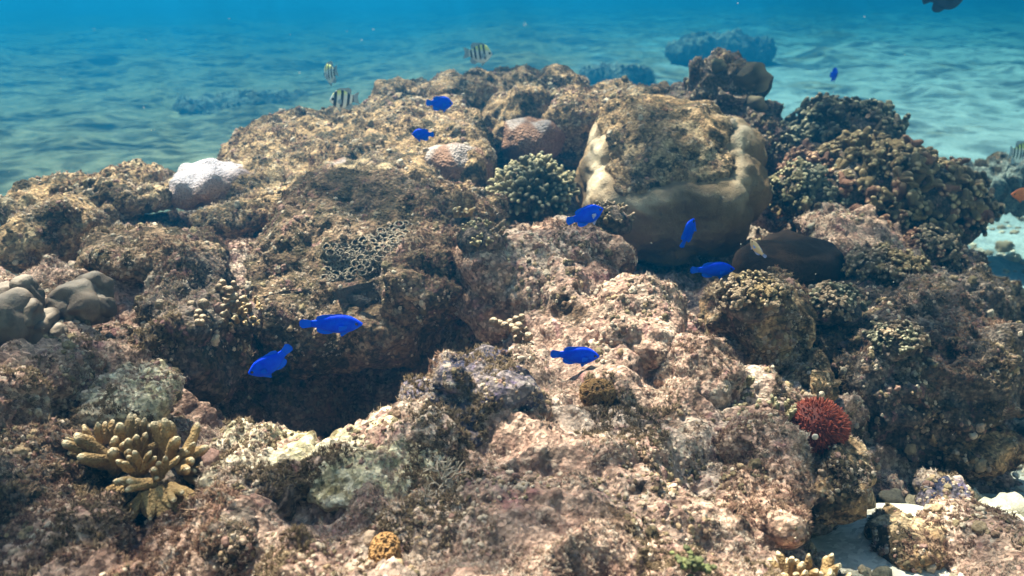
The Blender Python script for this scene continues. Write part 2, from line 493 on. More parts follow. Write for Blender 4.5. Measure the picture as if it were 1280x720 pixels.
# ------------------------------------------------------------------ reef base
CTRL = [(0,720,.74),(160,720,.76),(320,720,.72),(480,720,.70),(640,720,.70),(800,720,.72),(940,720,.78),
        (640,790,.60),(200,790,.63),(0,790,.62),(900,790,.64),(-150,720,.78),(-150,600,.9),(-150,480,1.1),
        (0,600,.86),(90,620,.95),(200,640,.88),(320,600,.86),(480,610,.84),(640,600,.87),(800,600,.90),(930,600,.95),(720,640,.82),
        (0,500,.98),(130,510,1.02),(210,480,1.12),
        (300,565,.92),(360,562,.93),(420,560,.94),(480,540,.97),(530,520,1.0),
        (30,430,1.18),(130,420,1.22),(200,430,1.25),
        (600,470,1.10),(680,500,1.03),(740,530,.98),(800,500,1.06),(800,440,1.18),(700,420,1.22),(640,370,1.34),(700,320,1.45),(660,300,1.55),(760,350,1.40),(600,330,1.5),
        (850,390,1.6),(900,440,1.40),(860,520,1.08),(930,540,1.06),(960,480,1.22),(1000,430,1.45),(1060,500,1.28),(1100,430,1.50),(1190,440,1.62),(1030,350,1.75),(1150,350,1.85),(1020,560,1.08),
        (20,330,1.42),(150,330,1.48),(260,340,1.46),(40,255,1.78),(150,245,1.86),(260,250,1.88),(350,260,1.85),(100,290,1.64),(250,300,1.62),
        (560,260,1.95),(460,270,1.95),(700,240,1.98),
        (300,200,2.2),(450,160,2.45),(600,130,2.6),(700,125,2.65),(800,135,2.5),(640,200,2.2),
        (900,150,2.45),(1000,200,2.25),(1100,230,2.2),(1180,270,2.1),(820,300,1.85),(820,250,2.05)]
HID = [(-.27,1.10,.10),(-.14,1.12,.14),(-.40,1.18,.12),(-.25,1.38,.08),(-.08,1.35,.2),(-.38,1.35,.12),(-.25,1.56,.57),(-.45,1.48,.53),(-.05,1.5,.55),(.28,1.52,.36),
       (-.2,3.3,-.1),(.5,3.3,-.1),(1.2,3.0,-.1),(-1.0,3.0,-.15),(-1.75,2.2,-.1),(-1.85,1.2,.0),(1.7,2.3,-.1),(1.5,1.6,-.05),
       (-.6,2.75,.25),(-1.35,2.25,.2),(.3,3.0,.2),(1.25,2.5,.2),
       (.46,.80,.26),(.55,.98,.22),(.75,.75,.22),(.85,1.10,.10),(1.0,1.4,.05),(.66,1.1,.14),(1.2,.8,.1),(1.25,1.8,.05),(.62,.6,.25),(.9,.4,.2),(-2,.4,.4),(-1.2,.3,.55),(-1.22,1.7,.10),(-1.25,2.0,.02),(-1.25,1.45,.2),(-1.1,2.35,.1),(-1.5,1.8,-.1),(-2.2,3.2,-.3),(2.0,3.2,-.3),(0,.25,.50),(.40,.90,.20),(.50,.86,.14),(.58,.80,.14),(.62,.95,.10)]

def build_reef():
    C = np.array([list(at(*c)) for c in CTRL] + [list(h) for h in HID])
    def U(r2): return r2 * np.log(r2 + 1e-9) * 0.5
    n = len(C)
    D2 = ((C[:, None, :2] - C[None, :, :2]) ** 2).sum(-1)
    A = np.zeros((n + 3, n + 3))
    A[:n, :n] = U(D2) + np.eye(n) * 0.004
    A[:n, n] = 1; A[:n, n + 1:] = C[:, :2]
    A[n, :n] = 1; A[n + 1:, :n] = C[:, :2].T
    w = np.linalg.solve(A, np.concatenate([C[:, 2], np.zeros(3)]))
    ny, nx = 700, 760
    v = np.linspace(0, 1, ny)
    y = 0.28 * (3.5 / 0.28) ** v
    u = np.linspace(-1, 1, nx)
    Y = np.repeat(y[:, None], nx, 1)
    X = u[None, :] * (0.36 + 0.66 * Y)
    Q = np.stack([X.ravel(), Y.ravel()], 1)
    Z = w[n] + Q @ w[n + 1:]
    for i in range(n):
        Z += w[i] * U(((Q - C[i, :2]) ** 2).sum(1))
    Z = Z - 0.055 * sstep(1.15, 1.7, Q[:, 1])
    Z = Z - 0.9 * sstep(0.0, 0.09, -Q[:, 0] - 0.235 - 0.40 * Q[:, 1] + 0.04 * np.sin(Q[:, 1] * 14)) * sstep(1.33, 1.40, Q[:, 1])
    Z = Z - 0.10 * sstep(1.70, 1.88, Q[:, 1]) * sstep(-0.85, -0.65, Q[:, 0])
    Z = Z - 0.10 * np.exp(-((Q[:, 1] - 1.74) / 0.10) ** 2) * sstep(-0.66, -0.55, Q[:, 0]) * sstep(0.0, -0.1, Q[:, 0])
    V, F = grid_mesh(X, Y, Z.reshape(X.shape))
    N = vnormals(V, F)
    P = V.copy()
    d = 0.045 * fbm(P, 5.0, 3, 0.5, 2)
    d += 0.028 * (1 - 2.2 * np.abs(perlin(P * 11.0, 8)))
    d += 0.022 * (0.6 - worley(P + 0.03 * np.stack([perlin(P * 9, 4), perlin(P * 9, 5), perlin(P * 9, 6)], 1), 19.0, 2))
    d -= 0.05 * sstep(0.30, 0.55, fbm(P, 8.5, 2, 0.5, 31))
    d += 0.009 * (0.6 - worley(P, 52.0, 4))
    d += 0.0075 * fbm(P, 70.0, 3, 0.6, 12)
    T = np.stack([perlin(P * 30, 41), perlin(P * 30, 42), perlin(P * 30, 43)], 1) * 0.008
    T += np.stack([perlin(P * 80, 44), perlin(P * 80, 45), perlin(P * 80, 46)], 1) * 0.0045
    V = V + N * (d - 0.012)[:, None] + T
    o = tag(link('reef', mesh_np('reef', V, F, M['reef'])), kind='structure')
    SURF.append((V, np.concatenate([F[:, :3], F[:, [0, 2, 3]]]), 1.0))
    return o
reef = build_reef()

# ------------------------------------------------------------------ sculpted boulders and corals
def lump(level, R, seed, power=2.3, low=(0.18, 1.3), mid=0.0, cob=0.0, fine=0.0, holes=0.0, lobes=None, rot=(0, 0, 0), flat=None, midf=12.0):
    D, F = ico(level)
    r = (np.abs(D) ** power).sum(1) ** (-1.0 / power)
    R = np.array(R)
    V = D * r[:, None] * R
    if flat is not None:
        V[:, 2] = np.where(V[:, 2] < flat * R[2], flat * R[2] + (V[:, 2] - flat * R[2]) * 0.15, V[:, 2])
    N = V / R ** 2
    N /= np.linalg.norm(N, axis=1, keepdims=True)
    m = R.min()
    off = np.array([seed * 3.7, seed * 1.3, seed * 2.1])
    P = V + off
    d = low[0] * m * 2.0 * fbm(P / (m * 2), low[1], 2, 0.5, seed)
    if lobes is not None: d = d + lobes(D, V, R)
    if mid: d = d + mid * (1 - 2.2 * np.abs(perlin(P * midf, seed + 3))) + mid * 0.8 * fbm(P, midf * 1.7, 2, 0.5, seed + 4)
    if holes: d = d - holes * sstep(0.25, 0.5, fbm(P, 10.0, 2, 0.5, seed + 9))
    if cob: d = d + cob * (0.6 - worley(P, 24.0, seed)) + cob * 0.45 * (0.6 - worley(P, 55.0, seed + 1))
    if fine: d = d + fine * fbm(P, 75.0, 3, 0.6, seed + 6)
    V = V + N * d[:, None]
    if fine:
        V = V + np.stack([perlin(P * 42, seed + 11), perlin(P * 42, seed + 12), perlin(P * 42, seed + 13)], 1) * fine * 1.1
    return V, F, D

NOISY = dict(mid=0.012, cob=0.020, fine=0.009, holes=0.02)
SOFT = dict(mid=0.007, cob=0.010, fine=0.006, holes=0.006)

def rotm(rot):
    return np.array(Euler([R_(a) for a in rot]).to_matrix())

def boulder(name, label, cat, px, py, d, hw, hh, dep, mat, level=6, rot=(0, 0, 0), seed=1, scat=1.0, attrs=None, group=None, **kw):
    c = at(px, py, d)
    R = (hw * d / FPX, dep, hh * d / FPX)
    V, F, D = lump(level, R, seed, **kw)
    V = V @ rotm(rot).T
    A = attrs(V, D, R) if attrs else None
    o = link(name, mesh_np(name, V, F, M[mat], A), loc=c)
    tag(o, label, cat, group)
    if scat: SURF.append((V + np.array(c), F, scat))
    return o

def merge_kw(base, **k):
    r = dict(base); r.update(k); return r

# --- the massive coral head with a hollow dead crown
def crown_rr(D):
    return np.sqrt((D[:, 0] + 0.12) ** 2 + (D[:, 1] - 0.08) ** 2) + 0.08 * np.sin(np.arctan2(D[:, 1], D[:, 0]) * 4 + 1) + 0.11 * perlin(D * 3.6, 9) + 0.05 * perlin(D * 11.0, 10)
def lob_massive(D, V, R):
    ang = np.arctan2(D[:, 1], D[:, 0])
    side = sstep(0.98, 0.6, np.abs(D[:, 2]))
    f = 0.020 * np.abs(np.cos(ang * 3.5 + 0.5 + 0.9 * np.sin(ang * 2 + 0.7) + 0.7 * D[:, 2])) ** 0.8 * side
    f += 0.024 * fbm(D, 2.6, 2, 0.5, 77) + 0.009 * fbm(D, 7.0, 2, 0.5, 78)
    rr = crown_rr(D)
    up = D[:, 2] > 0
    return f - 0.006 * sstep(0.74, 0.60, rr) * up + 0.010 * np.exp(-((rr - 0.80) / 0.10) ** 2) * up * sstep(0.3, -0.3, D[:, 1] - 0.5 * D[:, 0])
def at_massive(V, D, R):
    rr = crown_rr(D)
    pale = np.exp(-((rr - 0.80) / 0.09) ** 2) * (D[:, 2] > 0.1) * (0.35 + 0.65 * sstep(-0.2, 0.3, perlin(D * 3.0, 5)))  # sunlight on the rim painted in as a paler band
    return {'pale': pale * 0.9}
MROT = (36, 5, -8)
mc = boulder('massive_coral', 'huge smooth brown coral head with folded sides, painted-sunlit rim and algae-covered crown', 'coral', 838, 222, 2.0, 106, 66, 0.19, 'massive',
             level=7, seed=5, power=2.6, low=(0.12, 1.2), lobes=lob_massive, attrs=at_massive, scat=0, rot=MROT)
def lob_crown(D, V, R):
    rr = crown_rr(D)
    k = sstep(0.79, 0.64, rr) * (D[:, 2] > 0)
    P = V + 3.1
    rough = 0.006 * (1 - 2.2 * np.abs(perlin(P * 14, 3))) + 0.004 * (0.6 - worley(P, 24.0, 4)) + 0.003 * fbm(P, 60, 3, 0.6, 5)
    return lob_massive(D, V, R) * 1.0 - 0.016 + k * (0.015 + 0.036 * np.sqrt(np.clip(1 - rr / 0.76, 0, 1)) + rough)
Vc, Fc, Dc = lump(7, (106 * 2.0 / FPX, 0.19, 66 * 2.0 / FPX), 5, power=2.6, low=(0.12, 1.2), lobes=lob_crown)
keep = (crown_rr(Dc) < 0.80) & (Dc[:, 2] > 0)
Fc = Fc[keep[Fc].all(1)]
ids = np.unique(Fc); rm = np.zeros(len(Vc), int); rm[ids] = np.arange(len(ids))
Vc = Vc[ids] @ rotm(MROT).T; Fc = rm[Fc]
link('dead_crown', mesh_np('dead_crown', Vc, Fc, M['rock_tan']), parent=mc)
SURF.append((Vc + np.array(mc.location), Fc, 0.25))

# --- ridge behind
boulder('coral_slab', 'long flat-topped coral slab at the back left with dead algae top and dark overhanging front', 'coral', 445, 197, 2.12, 164, 30, 0.31, 'rock_tan', level=7, seed=21,
        power=4.0, low=(0.30, 1.1), rot=(9, -6, 5), **merge_kw(SOFT, mid=0.016))
def at_pit(scale_, seed, thr=(0.32, 0.18), pale_fn=None):
    def f(V, D, R):
        F1 = worley(V + seed, scale_, seed)
        pale = pale_fn(D) if pale_fn else np.zeros(len(V))
        return {'pit': sstep(0.42, 0.22, F1), 'pale': pale}
    return f
def lob_pit(scale_, seed, depth):
    def f(D, V, R):
        return -depth * sstep(0.45, 0.15, worley(V + seed, scale_, seed))
    return f
boulder('honeycomb_coral', 'bleached bluish white and pink honeycomb coral dome at the left end of the back slab', 'coral', 262, 231, 1.92, 52, 25, 0.11, 'bleached', level=6, seed=33,
        power=2.2, low=(0.35, 1.4), scat=0, attrs=at_pit(120, 3, pale_fn=lambda D: 0.8 * sstep(-0.1, 0.8, D[:, 2] - 0.3 * D[:, 0])), lobes=lob_pit(120, 3, 0.0015))
for i, (px, py, d, hw, hh, dep, lb, mt) in enumerate([
        (420, 222, 1.95, 30, 26, .07, 'pink honeycomb coral with white upper edge under the front of the back slab', 'pinkhoney'),
        (490, 222, 1.96, 42, 24, .08, 'reddish brown honeycomb coral below the middle of the back slab', 'pinkhoney'),
        (568, 214, 1.96, 46, 32, .09, 'dark brown rounded coral at the right end of the back slab', 'pinkhoney'),
        (668, 172, 2.22, 40, 30, .09, 'pinkish brown rounded coral left of the massive coral head', 'pinkhoney')]):
    boulder('honeycomb_coral', lb, 'coral', px, py, d, hw, hh, dep, mt, level=6, seed=40 + i, power=2.4, low=(0.25, 1.3), scat=0,
            attrs=at_pit(120, 5 + i, pale_fn=lambda D: 0.42 * sstep(0.62, 0.8, D[:, 2] + 0.25 * np.sin(D[:, 0] * 7)) * sstep(.98,.9,D[:,2])), lobes=lob_pit(120, 5 + i, 0.0015))
RIDGE = [
    (506, 132, 2.50, 34, 26, .10, 'small pale-capped rounded boulder on the back ridge left of the upper blue fish', 'rock_tan'),
    (578, 146, 2.46, 58, 44, .14, 'dark-sided boulder behind the upper blue fish on the back ridge', 'rock_tan'),
    (650, 122, 2.62, 46, 30, .12, 'rounded tan boulder at the highest middle part of the back ridge', 'rock_tan'),
    (704, 124, 2.60, 30, 30, .10, 'white-topped boulder on the skyline of the back ridge', 'rock_tan'),
    (648, 160, 2.34, 42, 44, .12, 'bulky rough boulder below the skyline of the back ridge', 'rock_tan'),
    (728, 162, 2.34, 54, 46, .15, 'tan algae-covered boulder touching the massive coral head on its left', 'rock_tan'),
    (792, 136, 2.5, 50, 28, .14, 'low boulder behind the massive coral head', 'rock_tan')]
for i, (px, py, d, hw, hh, dep, lb, mt) in enumerate(RIDGE):
    boulder('boulder', lb, 'boulder', px, py, d, hw, hh, dep, mt, level=6, seed=60 + i, power=2.6, low=(0.34, 1.3), **merge_kw(SOFT, mid=0.010, cob=0.007))

# --- central honeycomb boulder over the cave
def lob_cent(D, V, R):
    m = sstep(0.15, 0.55, D[:, 0]) * sstep(0.2, -0.3, D[:, 1])  * sstep(-0.25, 0.1, D[:, 2])
    return -0.010 * m * sstep(0.42, 0.2, worley(V, 62, 9))
def at_cent(V, D, R):
    m = sstep(0.05, 0.45, D[:, 0]) * sstep(0.3, -0.2, D[:, 1]) * sstep(-0.35, 0.0, D[:, 2])
    F1 = worley(V, 62, 9)
    return {'m': m}
cb = boulder('coral_boulder', 'big central coral boulder roofing the dark cave, honeycomb cups on its right side', 'coral', 444, 330, 1.51, 114, 50, 0.21, 'rock_brown', level=7, seed=71, scat=0.55,
        power=3.4, low=(0.22, 1.2), rot=(26, 0, 0), **merge_kw(SOFT, mid=0.012))

# honeycomb cups (each cup a part)
def cup_mesh(seed):
    rs = np.random.default_rng(seed)
    n = 12
    prof = [(0.0, -0.55), (0.45, -0.5), (0.66, -0.1), (0.78, 0.10), (1.0, 0.06), (1.15, -0.25)]
    V, A = [(0, 0, prof[0][1])], [1.0]
    for k, (r, z) in enumerate(prof[1:]):
        for j in range(n):
            a = 2 * math.pi * j / n
            q = r * (1 + 0.10 * math.sin(a * 2 + seed) + rs.normal() * 0.02)
            V.append((q * math.cos(a), q * math.sin(a), z + rs.normal() * 0.015)); A.append(1.0 if k < 2 else 0.0)
    F = [(0, 1 + j, 1 + (j + 1) % n) for j in range(n)]
    for k in range(len(prof) - 2):
        b0, b1 = 1 + k * n, 1 + (k + 1) * n
        for j in range(n):
            j2 = (j + 1) % n
            F += [(b0 + j, b1 + j, b1 + j2), (b0 + j, b1 + j2, b0 + j2)]
    return mesh_np('cup', np.array(V), np.array(F), M['greyhoney'], {'pit': A, 'pale': [0.3 * (1 - a) * rs.random() for a in A]})
cups = [cup_mesh(i) for i in range(4)]

def ray_on(objname_V, px, py):
    """nearest vertex of a sculpted body to the line of sight of the photo pixel"""
    V = objname_V
    dr = np.array(at(px, py, 1.0)) - np.array(CAM)
    dr /= np.linalg.norm(dr)
    rel = V - np.array(CAM)
    tt = rel @ dr
    dist = np.linalg.norm(rel - tt[:, None] * dr, axis=1)
    k = np.argsort(tt + dist * 60)[0]
    return k
cbV = SURF[-1][0]; cbF = SURF[-1][1]
cbN = vnormals(cbV, cbF)
def smooth_n(V, N, p, r=0.03):
    m = ((V - p) ** 2).sum(1) < r * r
    q = N[m].mean(0) if m.any() else np.array([0, 0, 1.0])
    return q / np.linalg.norm(q)
used = []
for row in range(7):
    for cix in range(16):
        px = 408 + cix * 7.6 + (row % 2) * 3.8 + random.uniform(-1, 1)
        top = 316 - max(0, px - 430) * 0.42
        py = top + row * 6.6 - 6 + random.uniform(-1, 1)
        if row > 4 and random.random() < 0.3: continue
        if px > 512 or py > 350 or py < 272: continue
        k = ray_on(cbV, px, py)
        p = cbV[k]
        n = smooth_n(cbV, cbN, p)
        o = link('cup', random.choice(cups), parent=cb, loc=Vector(p) - cb.location + Vector(n) * 0.0015,
                 rot=Vector(n).to_track_quat('Z', 'Y').to_euler(), scale=0.0074 * random.uniform(0.9, 1.2))
# thin plate hanging under the boulder
def plate_mesh(name, w, h, seed, mat, thick=0.006):
    n, m = 40, 22
    V = []
    for s in (1, -1):
        for j in range(m):
            for i in range(n):
                a = math.pi * i / (n - 1)
                rr = (j / (m - 1))
                edge = 1 + 0.10 * math.sin(a * 5 + seed) + 0.07 * math.sin(a * 11 + seed * 2)
                x = -w * math.cos(a) * rr * edge
                z = -h * math.sin(a) * rr * edge
                V.append((x, -0.03 * rr * rr + s * thick * 0.5 * (1.02 - rr ** 4), z))
    F = []
    for s in (0, 1):
        b = s * n * m
        for j in range(m - 1):
            for i in range(n - 1):
                q = (b + j * n + i, b + j * n + i + 1, b + (j + 1) * n + i + 1, b + (j + 1) * n + i)
                F.append(q if s == 0 else q[::-1])
    V = np.array(V)
    V[:, 1] += 0.008 * perlin(V * 25 + seed, 3)
    return mesh_np(name, V, np.array(F), mat)
pm = plate_mesh('plate', 0.075, 0.075, 2, M['plate'])
link('plate', pm, parent=cb, loc=at(482, 352, 1.37) - cb.location, rot=(R_(8), 0, R_(4)))
link('plate', plate_mesh('plate', 0.09, 0.05, 5, M['plate']), parent=cb, loc=at(395, 362, 1.37) - cb.location, rot=(R_(5), 0, R_(-6)))

ROCKS = [
    # name, label, category, px, py, d, hw, hh, dep, material, level, kw
    ('boulder', 'brown algae-furred boulder sloping down to the right of the honeycomb cups', 'boulder', 545, 352, 1.42, 46, 46, .12, 'rock_brown', 6, NOISY),
    ('boulder', 'encrusted rock with small yellow lobes behind the central coral boulder', 'boulder', 548, 278, 1.66, 62, 36, .14, 'rock_tan', 6, NOISY),
    ('boulder', 'pink turf-covered rock in the middle of the reef below the olive finger coral', 'boulder', 648, 356, 1.42, 62, 62, .14, 'rock_pink', 6, SOFT),
    ('boulder', 'rough brown rock under the blue fish beside the massive coral head', 'boulder', 722, 338, 1.46, 54, 56, .12, 'rock_pink', 6, NOISY),
    ('boulder', 'pale pink rock on the reef slope just right of the lowest blue fish', 'boulder', 790, 412, 1.26, 52, 50, .11, 'rock_pink', 6, SOFT),
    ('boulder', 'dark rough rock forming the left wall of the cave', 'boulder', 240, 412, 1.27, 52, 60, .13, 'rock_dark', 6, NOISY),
    ('boulder', 'wide brown rock ledge at the left above the grey lobed coral', 'boulder', 195, 320, 1.50, 80, 26, .14, 'rock_brown', 6, SOFT),
    ('boulder', 'dark blunt rock at the far left tip of the reef', 'boulder', 60, 294, 1.62, 36, 30, .12, 'rock_tan', 6, SOFT),
    ('boulder', 'low pale rock on the upper left edge of the reef', 'boulder', 88, 256, 1.80, 70, 20, .14, 'rock_tan', 6, NOISY),
    ('boulder', 'knobbly rock on the skyline left of the bleached honeycomb coral', 'boulder', 170, 236, 1.86, 46, 16, .12, 'rock_tan', 6, NOISY),
    ('boulder', 'crusted rock shelf between the bleached coral and the central coral boulder', 'boulder', 320, 268, 1.80, 56, 16, .14, 'rock_tan', 6, SOFT),
    ('boulder', 'pink and brown rock at the left edge in front of grey lobed coral', 'boulder', 30, 492, .98, 60, 44, .10, 'rock_pink', 6, NOISY),
    ('boulder', 'bright white-topped rock behind the yellow finger coral', 'boulder', 160, 498, 1.00, 46, 22, .06, 'rock_pale', 6, SOFT),
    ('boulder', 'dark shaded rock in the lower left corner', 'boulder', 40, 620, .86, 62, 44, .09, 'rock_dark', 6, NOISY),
    ('boulder', 'pinkish rubble rock below the yellow finger coral', 'boulder', 70, 700, .78, 70, 36, .08, 'rock_pink', 6, NOISY),
    ('boulder', 'pale yellow sunlit rock slab on the near lip of the cave', 'boulder', 470, 588, .90, 92, 26, .08, 'rock_pale', 7, merge_kw(SOFT, holes=0.0, mid=0.012)),
    ('boulder', 'pale sunlit rock on the cave lip left of the yellow slab', 'boulder', 330, 585, .90, 70, 22, .06, 'rock_pale', 6, SOFT),
    ('boulder', 'smooth pale hump at the right corner of the cave mouth', 'boulder', 512, 552, .98, 44, 18, .06, 'rock_pale', 6, SOFT),
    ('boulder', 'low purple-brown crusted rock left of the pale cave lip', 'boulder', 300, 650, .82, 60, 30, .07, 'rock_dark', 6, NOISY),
    ('boulder', 'pale lumpy rock left of the red urchin', 'boulder', 955, 575, 1.0, 44, 40, .08, 'rock_pink', 6, SOFT),
    ('boulder', 'rounded grey-brown rock lump below the urchin on the left', 'boulder', 948, 630, .92, 46, 26, .07, 'rock_pink', 6, SOFT),
    ('boulder', 'sloping crusted rock directly under the red urchin', 'boulder', 1030, 590, 1.08, 40, 34, .06, 'rock_tan', 6, NOISY),
    ('boulder', 'large dark rubble-covered rock mass on the right below the branching coral', 'boulder', 1085, 440, 1.52, 118, 76, .24, 'rock_dark', 7, merge_kw(NOISY, mid=0.022, cob=0.024)),
    ('boulder', 'dark rock shoulder at the right under the branching coral', 'boulder', 1180, 368, 1.80, 60, 50, .16, 'rock_dark', 6, NOISY),
    ('boulder', 'rusty crusted rock between the brown smooth coral and the branching coral', 'boulder', 1068, 312, 1.82, 60, 30, .14, 'rock_pink', 6, NOISY),
    ('boulder', 'knobbly pale-flecked rock below the brown smooth coral', 'boulder', 945, 408, 1.36, 46, 46, .10, 'rock_tan', 6, merge_kw(NOISY, mid=0.02, cob=0.026)),
    ('boulder', 'pinkish grey rock behind the lower right blue fish beside the finger corals', 'boulder', 860, 472, 1.18, 48, 40, .09, 'rock_pink', 6, NOISY),
    ('boulder', 'small orange-edged rock above the red urchin', 'boulder', 1018, 474, 1.24, 26, 16, .04, 'rock_tan', 5, NOISY),
    ('boulder', 'brown smooth-backed rock in the bottom right corner', 'boulder', 1245, 705, 1.02, 74, 40, .11, 'rock_pink', 6, SOFT),
    ('boulder', 'small brown rock beside the white sand patch', 'boulder', 1132, 674, 1.05, 36, 18, .06, 'rock_tan', 5, SOFT),
    ('boulder', 'dark purple rock on the sand at the right', 'boulder', 1182, 628, 1.20, 34, 18, .06, 'rock_blue', 5, NOISY),
    ('boulder', 'rubble rock at the right edge below the dark shoulder', 'boulder', 1235, 470, 1.75, 44, 30, .12, 'rock_tan', 6, NOISY),
    ('boulder', 'grey rubble rock at the right edge near the seabed', 'boulder', 1255, 390, 2.2, 44, 26, .12, 'rock_tan', 6, NOISY),
    ('boulder', 'crusted rock low on the right slope above the sand', 'boulder', 1180, 540, 1.42, 56, 30, .10, 'rock_tan', 6, NOISY),
    ('boulder', 'pink crusted lump beside the purple knobbly rock', 'boulder', 655, 530, .98, 26, 16, .04, 'rock_pink', 5, NOISY),
    ('boulder', 'flat grey turf rock in the middle foreground', 'boulder', 700, 640, .82, 66, 18, .06, 'rock_pink', 6, SOFT),
]
ROCK_OBS = []
for i, (nm, lb, ct, px, py, d, hw, hh, dep, mt, lv, kw) in enumerate(ROCKS):
    ROCK_OBS.append(boulder(nm, lb, ct, px, py, d, hw, hh, dep, mt, level=lv, seed=100 + i * 3, power=2.2 + 0.5 * random.random(), low=(0.32, 1.3),
            rot=(random.uniform(-8, 8), random.uniform(-8, 8), random.uniform(-25, 25)), **kw))

# purple knobbly rock in the middle (one rock with blue-crusted knobs)
pk = boulder('knobbly_rock', 'dark purple and blue knobbly rock standing in front of the cave in mid reef', 'rock', 588, 512, 1.02, 60, 46, .08, 'rock_blue', level=7, seed=301, power=2.3, low=(0.45, 1.6),
        **merge_kw(NOISY, mid=0.014, cob=0.022))
for i, (px, py, r) in enumerate([(612, 500, 24), (648, 498, 20), (560, 480, 20), (590, 535, 22), (545, 505, 14)]):
    V, F, D = lump(5, (r * 1.0 / FPX,) * 3, 320 + i, low=(0.3, 1.5), mid=0.004, cob=0.012, fine=0.005)
    c = at(px, py, 0.965)
    link('knob', mesh_np('knob', V, F, M['rock_blue']), parent=pk, loc=c - pk.location)
    SURF.append((V + np.array(c), F, 0.7))

# --- smooth brown coral on the right and grey lobes on the left
def at_tipz(V, D, R): return {'tip': sstep(0.35, 0.95, D[:, 2]) * 0.95}
def at_ridge(V, D, R): return {'tip': np.exp(-((D[:, 2] - 0.62 - 0.2 * D[:, 0] + 0.15 * perlin(D * 3, 4)) / 0.26) ** 2) * 0.86}
boulder('brown_coral', 'smooth dark brown rounded coral with the tiny striped fish in front', 'coral', 985, 335, 1.64, 62, 44, .10, 'brown_smooth', level=6, seed=81, power=2.1, low=(0.25, 1.1), mid=0.004, fine=0.0025, scat=0, attrs=at_ridge, rot=(0, 14, 0))
def lobes_cluster(name, label, items, mat):
    root = link(name, None, loc=at(*items[0][:3]))
    tag(root, label, 'coral')
    for i, (px, py, d, hw, hh) in enumerate(items):
        V, F, D = lump(5, (hw * d / FPX, hw * d / FPX, hh * d / FPX), 400 + i, low=(0.35, 1.4), mid=0.004, midf=22, cob=0.005, fine=0.003)
        link('lobe', mesh_np('lobe', V, F, M[mat], at_tipz(V, D, None)), parent=root, loc=at(px, py, d) - root.location)
lobes_cluster('lobed_coral', 'smooth grey lobed coral at the left edge of the reef', [(14, 402, 1.13, 30, 30), (36, 374, 1.15, 12, 26), (52, 410, 1.14, 20, 18), (8, 374, 1.16, 16, 18), (34, 398, 1.125, 16, 20), (70, 416, 1.14, 12, 9)], 'lobe_grey')
lobes_cluster('lobed_coral', 'smooth grey-brown pointed coral just right of the left edge lobes', [(102, 380, 1.2, 30, 24), (118, 364, 1.22, 16, 24), (84, 388, 1.19, 22, 18), (126, 382, 1.2, 14, 12)], 'lobe_grey')

# ------------------------------------------------------------------ branching corals
def tube(path, rad, sides=8):
    path = np.array(path, float); n = len(path)
    tan = np.gradient(path, axis=0)
    tan /= np.linalg.norm(tan, axis=1, keepdims=True) + 1e-9
    ref = np.array([0.31, 0.95, 0.11])
    V, A = [], []
    for i in range(n):
        a = np.cross(tan[i], ref); a /= np.linalg.norm(a) + 1e-9
        b = np.cross(tan[i], a)
        for j in range(sides):
            th = 2 * math.pi * j / sides
            V.append(path[i] + rad[i] * (math.cos(th) * a + math.sin(th) * b)); A.append(i / (n - 1))
    V.append(path[-1] + tan[-1] * rad[-1] * 0.45); A.append(1.0)
    F = []
    for i in range(n - 1):
        for j in range(sides):
            j2 = (j + 1) % sides
            a, b, c, d = i * sides + j, i * sides + j2, (i + 1) * sides + j2, (i + 1) * sides + j
            F += [(a, c, b), (a, d, c)]
    for j in range(sides):
        F.append(((n - 1) * sides + j, len(V) - 1, (n - 1) * sides + (j + 1) % sides))
    return V, F, A

def finger_path(base, d, length, r, rs, bend=0.25, n=8, taper=0.75):
    base = np.array(base, float); d = np.array(d, float); d /= np.linalg.norm(d)
    side = rs.normal(size=3); side -= side @ d * d; side /= np.linalg.norm(side)
    t = np.array([0, .18, .36, .54, .7, .84, .94, 1.0])
    path = [base + d * length * x + side * bend * length * x * x for x in t]
    prof = np.array([1.15, 1.05, 1.0, .98, .97, .90, .68, .34])
    rad = r * prof * (1 - (1 - taper) * t) * (1 + rs.normal(size=8) * 0.05)
    return path, rad

def join(parts):
    Vs, Fs, As, o = [], [], [], 0
    for V, F, A in parts:
        Vs += list(V); Fs += [tuple(np.array(f) + o) for f in F]; As += list(A); o += len(V)
    return np.array(Vs), np.array(Fs), np.array(As)

